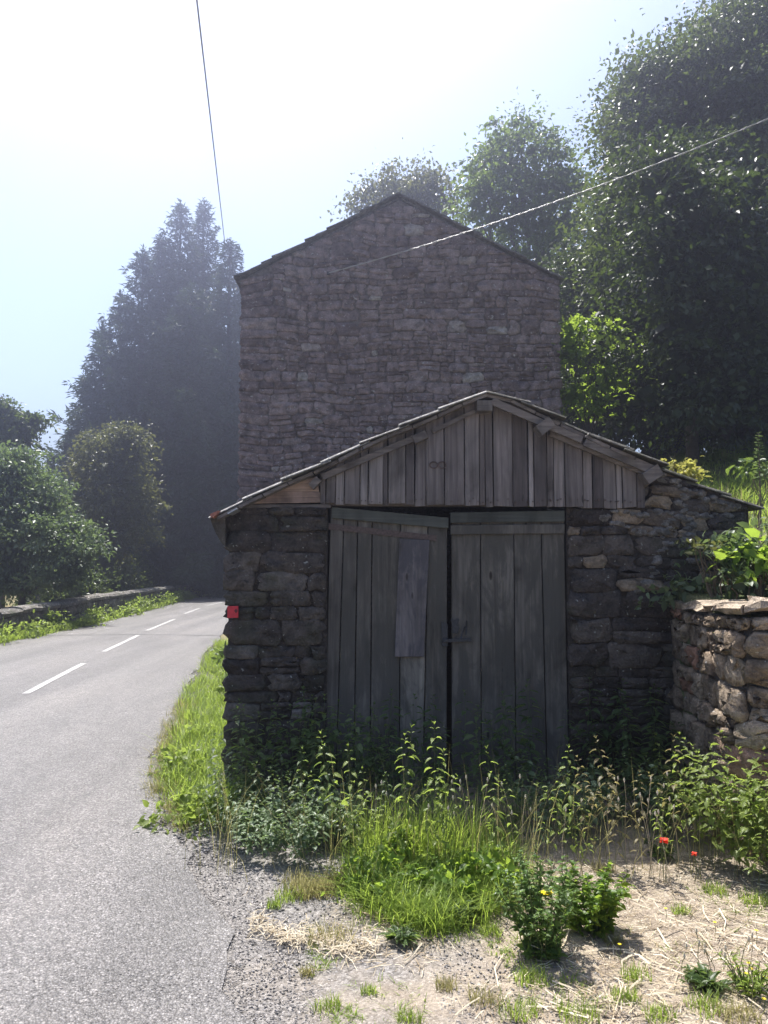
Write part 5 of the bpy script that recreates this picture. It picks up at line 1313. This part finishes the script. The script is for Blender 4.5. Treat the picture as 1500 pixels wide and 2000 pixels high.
def bbase(u, Y): x = (u-750)/F*Y; return (x, Y, float(bz(x, Y))-.05)
broadleaf('huge dark broadleaf tree filling the upper right', bbase(1500, 16), lobes_px([(1470, 60, 16, 75, 80, 2.2), (1395, 130, 15.5, 85, 65, 1.8), (1310, 175, 15.5, 75, 65, 1.6), (1240, 215, 15.5, 62, 70, 1.4), (1225, 300, 15.5, 48, 75, 1.3), (1500, 220, 15.5, 130, 120, 2.2),
    (1380, 300, 16, 130, 120, 2.0), (1240, 400, 15, 80, 80, 1.4), (1340, 430, 15.5, 120, 110, 1.9), (1480, 430, 15.5, 130, 130, 2.2), (1240, 500, 14.8, 80, 75, 1.3), (1400, 580, 15.5, 150, 120, 2.0), (1540, 40, 16, 130, 110, 2.2), (1560, 600, 15.5, 120, 160, 2.2)]), 190000, .098, LM['dark'], 81, .34, sig=.25, inner=.14)
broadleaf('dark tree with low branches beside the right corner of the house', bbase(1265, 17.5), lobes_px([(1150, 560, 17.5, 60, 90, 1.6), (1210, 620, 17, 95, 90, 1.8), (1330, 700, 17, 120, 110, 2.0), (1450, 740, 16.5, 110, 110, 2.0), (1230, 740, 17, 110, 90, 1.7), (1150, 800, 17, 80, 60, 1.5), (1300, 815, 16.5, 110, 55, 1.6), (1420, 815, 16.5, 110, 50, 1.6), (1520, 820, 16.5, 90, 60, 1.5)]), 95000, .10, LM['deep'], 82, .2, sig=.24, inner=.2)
broadleaf('airy pale green tree rising behind the right roof slope', (P(1020, 600, 22)[0], 22, 2.6), lobes_px([(1000, 260, 22, 34, 28, .9), (1033, 240, 22, 14, 30, .5), (1075, 275, 22, 22, 24, .6), (1010, 320, 22, 72, 50, 1.4), (1080, 350, 22, 72, 48, 1.4), (940, 345, 22, 46, 38, 1.1), (1000, 400, 22, 100, 60, 1.7), (1100, 420, 22, 60, 60, 1.4), (930, 410, 22, 50, 40, 1.1), (1060, 480, 22, 80, 60, 1.5)]), 15000, .14, LM['mid'], 83, .16, sig=.27, inner=.02)
broadleaf('thin feathery tree showing above the ridge of the house', (P(800, 600, 25)[0], 25, 1.5), lobes_px([(822, 350, 25, 26, 34, .7), (765, 365, 25, 36, 26, .9), (725, 385, 25, 26, 16, .6), (850, 385, 25, 34, 36, .8), (800, 400, 25, 70, 34, 1.1), (690, 412, 25, 14, 8, .3)]), 7500, .13, LM['olive'], 84, .1, sig=.3, inner=0, per=26)
broadleaf('young sunlit maple with bright green leaves at the right corner of the house', (P(1150, 900, 12.5)[0], 12.5, 2.6), lobes_px([(1125, 650, 12.4, 22, 20, .3), (1165, 642, 12.5, 28, 10, .25), (1208, 690, 12.4, 20, 14, .25), (1118, 700, 12.4, 18, 28, .25), (1190, 735, 12.5, 28, 22, .3), (1112, 770, 12.4, 10, 28, .2), (1150, 790, 12.5, 28, 26, .3)]), 1900, .10, LM['bright'], 85, .035, sig=.13, per=11, flat=.3, inner=.02, tpl='maple', asp=.95, up=1.4, droop=.1)
# background screen of trees behind, closing the gaps low down
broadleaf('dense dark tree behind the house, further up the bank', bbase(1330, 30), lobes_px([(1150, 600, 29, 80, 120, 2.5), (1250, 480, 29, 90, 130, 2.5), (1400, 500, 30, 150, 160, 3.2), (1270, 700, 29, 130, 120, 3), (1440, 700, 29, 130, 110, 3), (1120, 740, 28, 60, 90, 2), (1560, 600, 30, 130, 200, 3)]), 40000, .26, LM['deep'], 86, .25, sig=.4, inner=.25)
for i, (u, Y, r, lab) in enumerate(((1356, 12.6, .11, 'slim dark trunk standing closest above the shed verge'), (1424, 14.5, .16, 'thicker shaded trunk right of the slim one on the bank'), (1300, 15.5, .13, 'shaded trunk between the shed roof and the slim trunk'))):
    b = bbase(u, Y); e = empty('tree_trunk', b); setp(e, lab, 'tree', 'tree trunks on the bank')
    V, Fc = tube(limb(np.array(b)-np.array([0, 0, .2]), np.array(b)+np.array([.10, .1, 2.3]), 300+i, 8, .02), np.linspace(r, r*.75, 8), 8)
    mk('trunk', V, Fc, M['bark'], parent=e, smooth=True, tint=.4)
    l = [(np.array(b)+np.array([q_, -.9+.3*q_, 1.15+.8*k_]), (.85, .7, .7)) for q_ in (-.6, .5) for k_ in range(0, 5)]
    V, Fa, T = crown_leaves(l, 15000, .11, 310+i, inner=.1); mk('crown', V, Fa, LM['deep'], parent=e, tint=T)
# hedge masses behind the bend and under the spruces
def mass(name, label, cat, lobes, n, size, m_, seed, **kw):
    V, Fa, T = crown_leaves(lobes, n, size, seed, **kw); return mk(name, V, Fa, m_, tint=T, label=label, category=cat, kind='stuff')
mass('undergrowth', 'dark undergrowth beneath the spruces where the road bends away', 'undergrowth', [((x, 44.5+(x+8)*.3*(x > -8)+.4*sn(x, 1), 1.4), (1.6, 1.2, 1.8)) for x in np.arange(-17, 1, 1.3)], 18000, .22, LM['dark'], 91, sig=.3, inner=.3)
mass('hedge', 'dark bushes behind the parapet below the spruces', 'hedge', [((xp(y)-1.7, y, .5), (1.0, 1.2, 1.2)) for y in np.arange(25, 38, 1.4)], 14000, .15, LM['dark'], 92, sig=.22, inner=.25)

# ================================================================== GLARE HAZE (volume added to imitate veiling lens glare)
V, Fc = box(-500, 500, -320, 600, -4.0, 24.0)
m, t, out = mat('glare_haze')
pv = N(t, 'ShaderNodeVolumePrincipled'); pv.inputs['Density'].default_value = HAZE_DENSITY; pv.inputs['Anisotropy'].default_value = HAZE_G
pv.inputs['Color'].default_value = (.74, .78, 1.0, 1)
L(t, pv.outputs[0], out.inputs['Volume'])
hz_ = mk('glare_haze', V, Fc, m, org=(0, 0, -4), kind='stuff', label='thin sunlit volume added to imitate veiling lens glare', category='glare_haze')
